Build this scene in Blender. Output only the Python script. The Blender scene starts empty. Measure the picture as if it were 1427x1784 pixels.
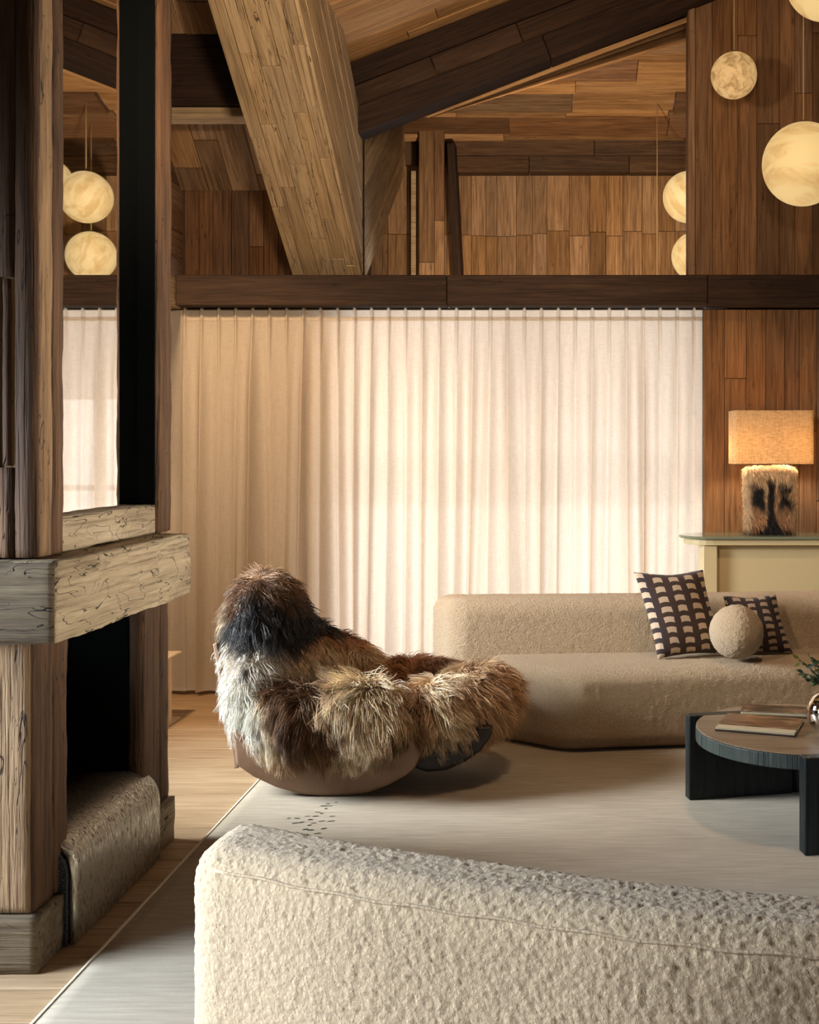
import bpy, bmesh, math, random
import numpy as np
from mathutils import Vector, Matrix, noise

SC = bpy.context.scene
COL = SC.collection
R = random.Random(7)
NR = np.random.default_rng(11)

# ------------------------------------------------------------------ camera
FPX, VX, VY, CAMZ = 2000.0, 985.0, 785.0, 1.5      # focal length in pixels, vanishing point, eye height
cam_d = bpy.data.cameras.new('camera'); cam = bpy.data.objects.new('camera', cam_d); COL.objects.link(cam)
cam.location = (0, 0, CAMZ); cam.rotation_euler = (math.pi/2, 0, 0)
cam_d.sensor_fit = 'AUTO'; cam_d.sensor_width = 36.0
cam_d.lens = FPX/1784*36.0
cam_d.shift_x = (713.5-VX)/1784.0
cam_d.shift_y = -(892-VY)/1784.0
cam_d.clip_start = 0.05; cam_d.clip_end = 200
SC.camera = cam

def P(px, py, Y):
    return Vector(((px-VX)/FPX*Y, Y, CAMZ-(py-VY)/FPX*Y))

# ------------------------------------------------------------------ world, daylight, exposure
SC.view_settings.view_transform = 'Standard'; SC.view_settings.look = 'None'
SC.view_settings.gamma = 1.0; SC.view_settings.use_curve_mapping = False
SC.view_settings.exposure = 0.0
W = bpy.data.worlds.new('winter_sky'); SC.world = W; W.use_nodes = True
bgn = W.node_tree.nodes['Background']; bgn.inputs[0].default_value = (0.80, 0.86, 0.95, 1); bgn.inputs[1].default_value = 0.12

def area(name, loc, target, sx, sy, power, color, spread=180):
    d = bpy.data.lights.new(name, 'AREA'); d.shape = 'RECTANGLE'; d.size = sx; d.size_y = sy
    d.energy = power; d.color = color; d.spread = math.radians(spread)
    o = bpy.data.objects.new(name, d); COL.objects.link(o); o.location = loc
    o.rotation_euler = (Vector(target)-Vector(loc)).to_track_quat('-Z', 'Y').to_euler()
    return o
# daylight entering through the window openings (set just inside or outside the panes)
area('daylight_back_window', (-0.15, 8.9, 0.75), (-0.15, 6.9, 0.85), 3.6, 2.3, 208, (0.93, 0.95, 1.0))
area('daylight_left_front', (-3.75, 2.2, 1.35), (0, 2.5, 0.2), 1.7, 1.3, 108, (0.74, 0.86, 1.0), 80)
area('daylight_left_rear', (-3.75, 4.75, 1.85), (0, 5.3, 0.35), 1.3, 1.3, 66, (0.90, 0.96, 1.0), 60)
area('daylight_right', (3.75, 4.3, 1.0), (-1.5, 3.85, 1.9), 1.6, 0.9, 26, (1.0, 0.93, 0.84), 40)
area('daylight_rear_right', (2.7, -1.4, 1.65), (-1.2, 3.6, 0.6), 1.2, 1.0, 7, (1.0, 0.82, 0.62), 120)

# ------------------------------------------------------------------ node helpers
def newmat(name):
    m = bpy.data.materials.new(name); m.use_nodes = True
    nt = m.node_tree
    return m, nt, nt.nodes['Principled BSDF']

class N:
    """tiny wrapper for building node trees"""
    def __init__(s, nt): s.nt = nt
    def add(s, t, **kw):
        n = s.nt.nodes.new(t)
        for k, v in kw.items(): setattr(n, k, v)
        return n
    def link(s, a, b): s.nt.links.new(a, b)
    def setin(s, sock, v):
        if isinstance(v, bpy.types.NodeSocket): s.link(v, sock)
        elif v is not None: sock.default_value = v
    def math(s, op, a, b=None, c=None, clamp=False):
        n = s.add('ShaderNodeMath', operation=op, use_clamp=clamp)
        s.setin(n.inputs[0], a); s.setin(n.inputs[1], b)
        if c is not None: s.setin(n.inputs[2], c)
        return n.outputs[0]
    def vmath(s, op, a, b=None, scale=None):
        n = s.add('ShaderNodeVectorMath', operation=op)
        s.setin(n.inputs[0], a)
        if b is not None: s.setin(n.inputs[1], b)
        if scale is not None: s.setin(n.inputs[3], scale)
        return n.outputs[0]
    def noise(s, vec, scale, detail=3, rough=0.5, dist=0.0):
        n = s.add('ShaderNodeTexNoise'); s.setin(n.inputs['Vector'], vec)
        s.setin(n.inputs['Scale'], scale); n.inputs['Detail'].default_value = detail
        n.inputs['Roughness'].default_value = rough; n.inputs['Distortion'].default_value = dist
        return n.outputs['Fac']
    def voronoi(s, vec, scale, feature='F1', rnd=1.0):
        n = s.add('ShaderNodeTexVoronoi', feature=feature); s.setin(n.inputs['Vector'], vec)
        s.setin(n.inputs['Scale'], scale); n.inputs['Randomness'].default_value = rnd
        return n.outputs['Distance']
    def ramp(s, fac, stops, interp='LINEAR'):
        n = s.add('ShaderNodeValToRGB'); s.setin(n.inputs[0], fac)
        cr = n.color_ramp; cr.interpolation = interp
        while len(cr.elements) < len(stops): cr.elements.new(0.5)
        for e, (p, c) in zip(cr.elements, stops):
            e.position = p; e.color = (c[0], c[1], c[2], 1)
        return n.outputs[0]
    def mix(s, fac, a, b, mode='MIX'):
        n = s.add('ShaderNodeMix', data_type='RGBA', blend_type=mode)
        s.setin(n.inputs[0], fac)
        for sock, v in ((n.inputs[6], a), (n.inputs[7], b)):
            if isinstance(v, bpy.types.NodeSocket): s.link(v, sock)
            else: sock.default_value = (v[0], v[1], v[2], 1)
        return n.outputs[2]
    def bump(s, h, strength=0.5, dist=0.01):
        n = s.add('ShaderNodeBump'); s.setin(n.inputs['Height'], h)
        n.inputs['Strength'].default_value = strength; n.inputs['Distance'].default_value = dist
        return n.outputs[0]

def srgb(r, g, b):
    f = lambda c: (c/255/12.92) if c/255 <= 0.04045 else ((c/255+0.055)/1.055)**2.4
    return (f(r), f(g), f(b))

def plain(name, col, rough=0.5, metal=0.0, spec=0.5):
    m, nt, b = newmat(name)
    b.inputs['Base Color'].default_value = (*col, 1); b.inputs['Roughness'].default_value = rough
    b.inputs['Metallic'].default_value = metal; b.inputs['Specular IOR Level'].default_value = spec
    return m

def wood(name, dark, mid, light, var=0.5, crack=0.3, rough=0.72, bump=0.35, axis='X', knots=True, gscale=1.0, swirl=False):
    m, nt, b = newmat(name); n = N(nt)
    tc = n.add('ShaderNodeTexCoord'); oi = n.add('ShaderNodeObjectInfo')
    rnd = oi.outputs['Random']
    off = n.add('ShaderNodeCombineXYZ')
    n.link(n.math('MULTIPLY', rnd, 37.0), off.inputs[0]); n.link(n.math('MULTIPLY', rnd, 91.0), off.inputs[1])
    n.link(n.math('MULTIPLY', rnd, 53.0), off.inputs[2])
    v = n.vmath('ADD', tc.outputs['Object'], off.outputs[0])
    def sc(l, w):
        t = {'X': (l, w, w), 'Y': (w, l, w), 'Z': (w, w, l)}[axis]
        return n.vmath('MULTIPLY', v, (t[0]*gscale, t[1]*gscale, t[2]*gscale))
    large = n.noise(sc(1.0, 6), 1.0, 2)
    grain = n.noise(sc(2.2, 34), 1.0, 5, 0.6, 0.4)
    fine = n.noise(sc(7, 170), 1.0, 3, 0.6)
    ringd = n.noise(sc(0.9, 7), 1.0, 1, 0.4)
    ring = n.math('SINE', n.math('MULTIPLY', ringd, 46.0))
    ring = n.math('MULTIPLY_ADD', ring, 0.5, 0.5)
    val = n.math('MULTIPLY', grain, 0.44)
    val = n.math('MULTIPLY_ADD', fine, 0.27, val)
    val = n.math('MULTIPLY_ADD', large, 0.26, val)
    val = n.math('MULTIPLY_ADD', ring, 0.05, val)
    col = n.ramp(val, [(0.30, dark), (0.51, mid), (0.74, light)])
    # board to board variation
    r2 = n.math('FRACT', n.math('MULTIPLY', rnd, 7.31))
    bright = n.math('MULTIPLY_ADD', r2, var*1.1, 1.0-var*0.6)
    hsv = n.add('ShaderNodeHueSaturation')
    n.link(col, hsv.inputs['Color']); n.link(bright, hsv.inputs['Value'])
    r3 = n.math('FRACT', n.math('MULTIPLY', rnd, 13.7))
    n.link(n.math('MULTIPLY_ADD', r3, 0.35*var, 1.0-0.18*var), hsv.inputs['Saturation'])
    hsv.inputs['Fac'].default_value = 1
    col = hsv.outputs[0]
    thin = n.math('SUBTRACT', n.noise(sc(2.6, 95), 1.0, 2, 0.5, 0.3), 0.53)
    thin = n.math('MULTIPLY', thin, 7.0, clamp=True)
    col = n.mix(n.math('MULTIPLY', thin, 0.55), col, tuple(c*0.55 for c in dark))
    h = n.math('MULTIPLY_ADD', val, 0.6, n.math('MULTIPLY', fine, 0.4))
    h = n.math('MULTIPLY_ADD', thin, -0.35, h)
    if crack > 0:
        cn = n.noise(sc(2.4, 26) if not swirl else sc(4.0, 17), 1.0, 2, 0.5, 1.6)
        gate = n.noise(sc(1.8, 8), 1.0, 2)
        line = n.math('ABSOLUTE', n.math('SUBTRACT', cn, 0.5))
        wdt = n.math('MINIMUM', n.math('MULTIPLY', n.math('SUBTRACT', gate, 0.54-0.12*crack, clamp=True), 0.13), 0.011)
        cm = n.math('MULTIPLY', n.math('SUBTRACT', wdt, line), 140.0, clamp=True)
        col = n.mix(n.math('MULTIPLY', cm, min(0.92, 0.5+0.4*crack)), col, tuple(c*0.12 for c in dark))
        h = n.math('MULTIPLY_ADD', cm, -0.9, h)
    if knots:
        kd = n.voronoi(sc(3.2, 9), 1.0)
        km = n.math('SUBTRACT', 1.0, n.math('MULTIPLY', kd, 9.0), clamp=True)
        col = n.mix(n.math('MULTIPLY', km, 0.75), col, tuple(c*0.3 for c in dark))
    n.link(col, b.inputs['Base Color'])
    b.inputs['Roughness'].default_value = rough; b.inputs['Specular IOR Level'].default_value = 0.25
    n.link(n.bump(h, bump, 0.012), b.inputs['Normal'])
    return m

M = {}
M['brown'] = wood('reclaimed_brown_wood', srgb(80, 56, 38), srgb(118, 84, 56), srgb(152, 114, 80), var=0.55, crack=0.1, bump=0.3)
M['redbrown'] = wood('aged_larch_wood', srgb(94, 66, 44), srgb(132, 97, 67), srgb(164, 126, 92), var=0.6, crack=0.15, bump=0.25)
M['mixed'] = wood('mixed_board_wood', srgb(92, 68, 48), srgb(142, 109, 76), srgb(180, 146, 108), var=0.6, crack=0.1, bump=0.25)
M['pale'] = wood('pale_hewn_wood', srgb(134, 110, 82), srgb(176, 151, 116), srgb(206, 184, 150), var=0.3, crack=0.8, bump=0.4)
M['honey'] = wood('honey_board_wood', srgb(140, 100, 62), srgb(180, 138, 92), srgb(208, 168, 120), var=0.22, crack=0.3, bump=0.3, knots=False)
M['loftbeam'] = wood('loft_beam_wood', srgb(54, 38, 27), srgb(84, 62, 44), srgb(116, 88, 64), var=0.4, crack=0.2, bump=0.3)
M['dark'] = wood('dark_stained_wood', srgb(26, 17, 13), srgb(48, 32, 23), srgb(76, 52, 36), var=0.5, crack=0.2, bump=0.3)
M['beam'] = wood('dark_beam_wood', srgb(36, 24, 17), srgb(58, 40, 28), srgb(84, 60, 42), var=0.35, crack=0.2, bump=0.3)
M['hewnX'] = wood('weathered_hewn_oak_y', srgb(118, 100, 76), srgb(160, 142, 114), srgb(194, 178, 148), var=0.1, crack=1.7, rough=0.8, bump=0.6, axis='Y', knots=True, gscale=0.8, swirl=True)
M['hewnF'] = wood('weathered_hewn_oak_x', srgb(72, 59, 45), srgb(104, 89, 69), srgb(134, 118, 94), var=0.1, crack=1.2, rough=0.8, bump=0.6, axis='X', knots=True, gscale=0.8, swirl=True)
M['post'] = wood('weathered_post_oak', srgb(84, 64, 46), srgb(128, 101, 73), srgb(164, 134, 99), var=0.3, crack=0.8, rough=0.8, bump=0.6, axis='Z', knots=False, gscale=0.8)
M['postdark'] = wood('dark_post_oak', srgb(50, 34, 22), srgb(84, 59, 38), srgb(116, 84, 56), var=0.3, crack=0.7, rough=0.8, bump=0.6, axis='Z', knots=False, gscale=0.8)
M['floor'] = wood('pale_oak_floor', srgb(148, 120, 90), srgb(174, 146, 113), srgb(194, 168, 136), var=0.12, crack=0.0, rough=0.45, bump=0.08, knots=False)
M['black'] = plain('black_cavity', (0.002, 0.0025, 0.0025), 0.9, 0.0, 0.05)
M['wallback'] = plain('brown_substrate', srgb(92, 70, 50), 0.9)

# ------------------------------------------------------------------ mesh helpers
def link(o, parent=None):
    COL.objects.link(o)
    if parent is not None:
        o.parent = parent
        Mw = o.matrix_basis.copy()
        o.matrix_parent_inverse = Matrix.Identity(4)
        o.matrix_basis = ROOTM.get(parent.name, Matrix.Identity(4)).inverted() @ Mw
    ROOTM[o.name] = (ROOTM.get(parent.name, Matrix.Identity(4)) @ o.matrix_basis) if parent is not None else o.matrix_basis.copy()
    return o
ROOTM = {}

def tag(o, label=None, cat=None, group=None, kind=None):
    if label: o['label'] = label
    if cat: o['category'] = cat
    if group: o['group'] = group
    if kind: o['kind'] = kind
    return o

def empty(name, loc=(0, 0, 0)):
    o = bpy.data.objects.new(name, None); o.empty_display_size = 0.1
    o.matrix_basis = Matrix.Translation(loc)
    return link(o)

def mesh_obj(name, verts, faces, mat, parent=None, smooth=False, mtx=None):
    me = bpy.data.meshes.new(name)
    me.from_pydata([tuple(v) for v in verts], [], [tuple(f) for f in faces]); me.update()
    if mat is not None: me.materials.append(mat)
    if smooth: me.polygons.foreach_set('use_smooth', [True]*len(me.polygons))
    o = bpy.data.objects.new(name, me)
    if mtx is not None: o.matrix_basis = mtx
    return link(o, parent)

def chamfer_box(hx, hy, hz, c):
    vs, idx = [], {}
    for sx in (-1, 1):
        for sy in (-1, 1):
            for sz in (-1, 1):
                for a in range(3):
                    v = [sx*(hx-c), sy*(hy-c), sz*(hz-c)]
                    v[a] = (sx*hx, sy*hy, sz*hz)[a]
                    idx[(sx, sy, sz, a)] = len(vs); vs.append(v)
    fs = []
    for a in range(3):
        b, d = (a+1) % 3, (a+2) % 3
        for s in (-1, 1):
            q = []
            for (u, w) in ((-1, -1), (1, -1), (1, 1), (-1, 1)):
                k = [0, 0, 0]; k[a] = s; k[b] = u; k[d] = w
                q.append(idx[(*k, a)])
            fs.append(q if s > 0 else q[::-1])
    for a in range(3):                      # edges along axis a
        b, d = (a+1) % 3, (a+2) % 3
        for u in (-1, 1):
            for w in (-1, 1):
                def I(sa, face):
                    k = [0, 0, 0]; k[a] = sa; k[b] = u; k[d] = w
                    return idx[(*k, face)]
                q = [I(-1, b), I(1, b), I(1, d), I(-1, d)]
                fs.append(q if u*w > 0 else q[::-1])
    for sx in (-1, 1):
        for sy in (-1, 1):
            for sz in (-1, 1):
                q = [idx[(sx, sy, sz, 0)], idx[(sx, sy, sz, 1)], idx[(sx, sy, sz, 2)]]
                fs.append(q if sx*sy*sz > 0 else q[::-1])
    return vs, fs

def frame(x, y, z, o):
    m = Matrix((x, y, z)).transposed().to_4x4(); m.translation = o
    return m

def board(name, origin, L, Wd, T, l, w, t, mat, parent=None, cham=0.003):
    """a plank: corner origin, unit directions L (length), Wd, T and sizes l, w, t; local X runs along the grain"""
    L, Wd, T = Vector(L).normalized(), Vector(Wd).normalized(), Vector(T).normalized()
    c = Vector(origin)+L*l/2+Wd*w/2+T*t/2
    if L.cross(Wd).dot(T) < 0: Wd = -Wd
    cham = min(cham, l*.3, w*.3, t*.3)
    vs, fs = chamfer_box(l/2, w/2, t/2, cham)
    return mesh_obj(name, vs, fs, mat, parent, mtx=frame(L, Wd, T, c))

def bx(name, lo, hi, mat, parent=None, cham=0.003):
    lo, hi = Vector(lo), Vector(hi)
    h = (hi-lo)/2
    vs, fs = chamfer_box(h.x, h.y, h.z, min(cham, h.x*.5, h.y*.5, h.z*.5))
    return mesh_obj(name, vs, fs, mat, parent, mtx=Matrix.Translation((lo+hi)/2))

def planks(parent, origin, L, Wd, T, length, width, wr, lr, t, mat, gap=0.003, topf=None, jit=0.004, name='plank', mats=None, rowcuts=None):
    """cover a rectangle with boards; topf(offset) trims the length of a row"""
    L, Wd, T = Vector(L).normalized(), Vector(Wd).normalized(), Vector(T).normalized()
    a = 0.0
    while a < width-0.01:
        w = min(R.uniform(*wr), width-a)
        if width-a-w < wr[0]*0.5: w = width-a
        end = topf(a+w/2) if topf else length
        if rowcuts: cuts = [c+R.uniform(-rowcuts[1], rowcuts[1]) for c in rowcuts[0]]
        else:
            cuts, s = [], -R.uniform(0, lr[0])
            while True:
                s += R.uniform(*lr)
                if s > end-0.08: break
                if s > 0.08: cuts.append(s)
        s = 0.0
        for e in [c for c in cuts if 0.03 < c < end-0.03]+[end]:
            if e-s > 0.02:
                mm = R.choice(mats) if mats else mat
                board(name, Vector(origin)+Wd*a+L*(s+gap/2)+T*R.uniform(-jit, 0), L, Wd, T, e-s-gap, w-gap, t, mm, parent)
            s = e
        a += w

def lattice(h, steps):
    """closed grid on a box surface -> points, quads"""
    n = [max(2, int(round(2*h[i]/steps[i]))) for i in range(3)]
    pts, quads, base = [], [], 0
    for a in range(3):
        b, d = (a+1) % 3, (a+2) % 3
        ub = np.arange(n[b]+1); ud = np.arange(n[d]+1)
        B, D = np.meshgrid(ub, ud, indexing='ij')
        for s in (0, 1):
            ijk = np.zeros((B.size, 3), int)
            ijk[:, a] = n[a]*s; ijk[:, b] = B.ravel(); ijk[:, d] = D.ravel()
            pts.append(ijk)
            nb, nd = n[b]+1, n[d]+1
            i = np.arange(nb-1)[:, None]*nd+np.arange(nd-1)[None, :]
            q = np.stack([i, i+nd, i+nd+1, i+1], -1).reshape(-1, 4)+base
            quads.append(q if s else q[:, ::-1]); base += B.size
    pts = np.concatenate(pts); quads = np.concatenate(quads)
    u, inv = np.unique(pts, axis=0, return_inverse=True)
    inv = inv.reshape(-1)
    p = np.stack([-h[i]+2*h[i]*u[:, i]/n[i] for i in range(3)], 1)
    return p, inv[quads]

def rbox_pts(h, r, step):
    h = np.array(h, float)
    p, q = lattice(h, step if hasattr(step, '__len__') else (step,)*3)
    rr = np.minimum(r, h*0.999)
    c = np.clip(p, -h+rr, h-rr)
    d = (p-c)/rr
    l = np.linalg.norm(d, axis=1, keepdims=True); l[l == 0] = 1
    return c+d/l*rr, q

def np_mesh(name, p, q, mat, parent=None, smooth=True, mtx=None):
    me = bpy.data.meshes.new(name)
    nv, nf, k = len(p), len(q), q.shape[1]
    me.vertices.add(nv); me.vertices.foreach_set('co', np.asarray(p, np.float32).ravel())
    me.loops.add(nf*k); me.loops.foreach_set('vertex_index', q.astype(np.int32).ravel())
    me.polygons.add(nf); me.polygons.foreach_set('loop_start', np.arange(0, nf*k, k, dtype=np.int32))
    me.update(calc_edges=True); me.validate()
    me.polygons.foreach_set('use_smooth', [smooth]*nf)
    if mat: me.materials.append(mat)
    o = bpy.data.objects.new(name, me)
    if mtx is not None: o.matrix_basis = mtx
    return link(o, parent)

def hewn(name, lo, hi, mat, parent, amp=0.004, step=0.025, r=0.008):
    """a beam with slightly uneven faces and worn edges"""
    lo, hi = np.array(lo, float), np.array(hi, float)
    p, q = rbox_pts((hi-lo)/2, r, step)
    c = (lo+hi)/2
    for i in range(len(p)):
        w = Vector(p[i]+c)
        d = noise.noise(w*6)*amp+noise.noise(w*22)*amp*0.6
        p[i] += p[i]/(np.abs(p[i])+1e-6)*0 + np.sign(p[i])*(np.abs(p[i]) > (hi-lo)/2-0.012)*d
    return np_mesh(name, p, q, mat, parent, True, Matrix.Translation(c))

def displace(o, size, strength, kind='CLOUDS', name='relief'):
    t = bpy.data.textures.new(name, kind); t.noise_scale = size
    if kind == 'CLOUDS': t.noise_depth = 1
    md = o.modifiers.new(name, 'DISPLACE'); md.texture = t; md.strength = strength; md.mid_level = 0.5
    md.texture_coords = 'LOCAL'
    return o

def tube(name, pts, rad, mat, parent=None, seg=8, caps=True):
    pts = [Vector(p) for p in pts]; vs, fs = [], []
    rads = rad if hasattr(rad, '__len__') else [rad]*len(pts)
    for i, p in enumerate(pts):
        d = (pts[min(i+1, len(pts)-1)]-pts[max(i-1, 0)]).normalized()
        a = d.cross(Vector((0, 0, 1)) if abs(d.z) < .9 else Vector((1, 0, 0))).normalized(); b = d.cross(a)
        for k in range(seg):
            an = 2*math.pi*k/seg
            vs.append(p+(a*math.cos(an)+b*math.sin(an))*rads[i])
    for i in range(len(pts)-1):
        for k in range(seg):
            k2 = (k+1) % seg
            fs.append((i*seg+k, i*seg+k2, (i+1)*seg+k2, (i+1)*seg+k))
    if caps:
        fs.append(tuple(range(seg))[::-1]); fs.append(tuple((len(pts)-1)*seg+k for k in range(seg)))
    return mesh_obj(name, vs, fs, mat, parent, True)

def lathe(name, prof, mat, parent=None, seg=48, mtx=None):
    vs, fs = [], []
    for (r, z) in prof:
        for k in range(seg):
            a = 2*math.pi*k/seg; vs.append((r*math.cos(a), r*math.sin(a), z))
    for i in range(len(prof)-1):
        for k in range(seg):
            k2 = (k+1) % seg
            fs.append((i*seg+k, i*seg+k2, (i+1)*seg+k2, (i+1)*seg+k))
    return mesh_obj(name, vs, fs, mat, parent, True, mtx)

def prism(name, poly, z0, z1, mat, parent=None, bevel=0.0, seg=3, smooth=False, axes='XY', mtx=None):
    """extrude a polygon; axes 'XY' -> up Z, 'XZ' -> along Y"""
    bm = bmesh.new()
    f = (lambda u, v, w: (u, v, w)) if axes == 'XY' else (lambda u, v, w: (u, w, v))
    lo = [bm.verts.new(f(u, v, z0)) for u, v in poly]; hi = [bm.verts.new(f(u, v, z1)) for u, v in poly]
    n = len(poly)
    bm.faces.new(lo[::-1]); bm.faces.new(hi)
    for i in range(n): bm.faces.new((lo[i], lo[(i+1) % n], hi[(i+1) % n], hi[i]))
    bmesh.ops.recalc_face_normals(bm, faces=bm.faces)
    if bevel > 0:
        es = [e for e in bm.edges if e.calc_face_angle(0) > 0.5]
        bmesh.ops.bevel(bm, geom=es, offset=bevel, segments=seg, affect='EDGES', profile=0.5)
    me = bpy.data.meshes.new(name); bm.to_mesh(me); bm.free()
    if mat: me.materials.append(mat)
    if smooth: me.polygons.foreach_set('use_smooth', [True]*len(me.polygons))
    o = bpy.data.objects.new(name, me)
    if mtx is not None: o.matrix_basis = mtx
    return link(o, parent)

X, Y_, Z = Vector((1, 0, 0)), Vector((0, 1, 0)), Vector((0, 0, 1))
def structure(name): return tag(empty(name), kind='structure')

# ================================================================== THE ROOM
RIDGE_X, RIDGE_Z, SL = 1.19, 4.85, 0.395
def roofz(x): return RIDGE_Z-SL*abs(x-RIDGE_X)

# floor of pale oak boards
fl = structure('floor')
bx('subfloor', (-4, -3.0, -0.12), (4.2, 7.3, -0.022), M['wallback'], fl)
planks(fl, (-4, 1.4, -0.02), X, Y_, Z, 6.6, 5.8, (0.19, 0.21), (1.3, 2.4), 0.02, M['floor'], gap=0.0016, jit=0.0)

# back wall: solid parts round the window, boards right of the curtain
wb = structure('wall_back')
bx('wall_body', (-4, 7.26, 0), (-1.42, 7.42, 2.50), M['wallback'], wb)
bx('wall_body', (0.90, 7.26, 0), (4.2, 7.42, 2.50), M['wallback'], wb)
bx('wall_body', (-1.42, 7.26, 2.36), (0.90, 7.42, 2.50), M['wallback'], wb)
bx('wall_body', (0.76, 7.09, 2.575), (4.2, 7.20, 4.9), M['wallback'], wb)
bx('wall_body', (0.99, 7.09, 0), (4.2, 7.255, 2.372), M['wallback'], wb)
planks(wb, (0.852, 7.085, 0), Z, X, -Y_, 2.370, 1.3, (0.085, 0.135), (0.7, 2.6), 0.02, M['redbrown'], gap=0.002, jit=0.006)
planks(wb, (0.800, 7.085, 2.58), Z, X, -Y_, 2.3, 1.35, (0.09, 0.16), (0.9, 2.4), 0.02, M['redbrown'], gap=0.002, jit=0.006,
       topf=lambda a: roofz(0.8+a)-0.06-2.58)
board('edge_board', (0.756, 7.20, 2.58), Z, X, -Y_, roofz(0.76)-2.64, 0.042, 0.145, M['redbrown'], wb)

# beam above the curtain
tb = structure('trim_1')
for x0, x1 in ((-2.36, -0.72), (-0.717, 0.86), (0.863, 2.9)):
    board('beam_board', (x0, 6.95, 2.379), X, Z, Y_, x1-x0, 0.185, 0.19, M['beam'], tb, 0.004)
board('side_plate', (-2.60, 5.9, 2.372), Y_, Z, X, 1.25, 0.20, 0.235, M['pale'], tb, 0.004)

# rafters on the gable line, three boards deep
tr = structure('trim_2')
d = Vector((1, 0, 0.388)).normalized(); nrm = Vector((0.388, 0, -1)).normalized()
o0 = Vector((-1.262, 6.96, 3.872))
lens = [((0, 1.5), (1.5, 2.9)), ((0, 0.42), (0.42, 0.98), (0.98, 2.1), (2.1, 2.9)), ((0, 1.1), (1.1, 2.9))]
for k, (rows, w) in enumerate(zip(lens, (0.135, 0.125, 0.155))):
    for a, b in rows:
        org = o0+nrm*(0.0, 0.137, 0.264)[k]+d*(a-0.25 if a == 0 else a)+Y_*(0.0, 0.012, 0.002)[k]
        board('rafter_board', org, d, nrm, Y_, (b-a+(0.25 if a == 0 else 0))-0.003, w, 0.17, M['beam'] if k == 1 else M['dark'], tr, 0.005)
d2 = Vector((1, 0, -0.388)).normalized(); n2 = Vector((-0.388, 0, -1)).normalized()
tr3 = structure('trim_3')
for k, w in enumerate((0.135, 0.125, 0.155)):
    board('rafter_board', Vector((RIDGE_X-0.02, 6.97, 4.824))+n2*(0.0, 0.137, 0.264)[k], d2, n2, Y_, 2.6, w, 0.17, M['dark'], tr3, 0.005)

# main ceiling, honey boards running up the slope
ce = structure('ceiling')
sl = Vector((1, 0, SL)).normalized()
planks(ce, (-1.72, 2.9, roofz(-1.72)), sl, Y_, Vector((-SL, 0, 1)), 2.91/math.cos(math.atan(SL)), 4.55, (0.10, 0.17), (1.2, 2.4), 0.03, M['honey'], gap=0.004, jit=0.005)
board('right_slope', (RIDGE_X, 2.9, RIDGE_Z), Vector((1, 0, -SL)), Y_, Vector((SL, 0, 1)), 3.25, 4.26, 0.05, M['honey'], ce)
bx('mezzanine_soffit', (-4, -3, 2.9), (4.2, 2.9, 3.0), M['wallback'], ce)
bx('drop_wall', (-4, 2.82, 3.0), (4.2, 2.9, 4.9), M['wallback'], ce)
# steep slope left of the brace, running down to the back of the niche
HS = 0.76
hd = Vector((0, 1, -HS)).normalized()
planks(ce, (-2.56, 5.2, 3.226+HS*2.42), hd, X, Vector((0, HS, 1)), 2.42*math.sqrt(1+HS*HS), 0.86, (0.13, 0.20), (0.5, 1.3), 0.03, M['mixed'], gap=0.003, jit=0.006)
board('outer_slope', (-4.0, 5.2, 3.24+HS*2.42), hd, X, Vector((0, HS, 1)), 2.42*math.sqrt(1+HS*HS), 1.42, 0.05, M['wallback'], ce)
bx('roof_lid', (-2.1, 7.2, 5.0), (4.2, 11.4, 5.08), M['wallback'], ce)
bx('high_lid', (-4, 2.9, 4.95), (-1.2, 5.3, 5.05), M['wallback'], ce)

# niche left of the brace
nw = structure('wall_niche')
bx('niche_backing', (-2.6, 7.645, 2.4), (-1.3, 7.70, 3.3), M['wallback'], nw)
planks(nw, (-2.53, 7.64, 2.5), Z, X, -Y_, 0.76, 0.92, (0.08, 0.125), (2, 3), 0.02, M['brown'], gap=0.003, jit=0.006)
planks(nw, (-2.56, 6.75, 2.5), Y_, Z, X, 0.88, 1.5, (0.12, 0.16), (2, 3), 0.02, M['brown'], gap=0.003, jit=0.004)

# dark purlin left of the brace with a pale board below it
tp = structure('trim_4')
board('purlin_beam', (-3.6, 6.69, 3.515), X, Z, Y_, 2.2, 0.42, 0.2, M['dark'], tp, 0.006)
board('purlin_board', (-3.6, 6.72, 3.455), X, Z, Y_, 2.2, 0.056, 0.16, M['pale'], tp, 0.004)

# big sloping brace clad in pale hewn boards
br = structure('trim_5')
bd = Vector((0, -1.71, 1.055)).normalized(); bn = Vector((0, -0.525, -0.851)).normalized()
foot = Vector((-1.69, 7.13, 2.575))
cols = [(0, 0.075), (0.075, 0.165), (0.165, 0.265), (0.265, 0.345), (0.345, 0.412)]
cuts = [(0.62, 1.15), (0.78, 1.24, 1.7), (0.35, 0.95, 1.62), (0.18, 0.52, 1.32), (0.12, 1.0, 1.75)]
for (a, b), cs in zip(cols, cuts):
    s = -0.05
    for e in list(cs)+[2.6]:
        board('brace_board', foot+X*(a+0.001)+bd*(s+.001)+bn*R.uniform(-0.017, -0.011), bd, X, bn, e-s-0.003, b-a-0.002, 0.018, M['pale'], br, 0.003)
        s = e
board('brace_core', foot+X*0.006-bn*0.012+bd*0.02, bd, X, -bn, 2.55, 0.398, 0.8, M['pale'], br)
for k in range(6):
    w0 = -0.018+k*0.135
    board('brace_side_board', foot+X*0.412-bn*w0+bd*(w0*0.55+(-0.02 if k else -0.05)), bd, -bn, X, 2.4, 0.133, 0.018+R.uniform(0, 0.004), M['pale'], br, 0.004)
bx('dark_joint', (-1.262, 7.12, 2.575), (-1.250, 7.15, 3.9), M['dark'], br)

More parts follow.
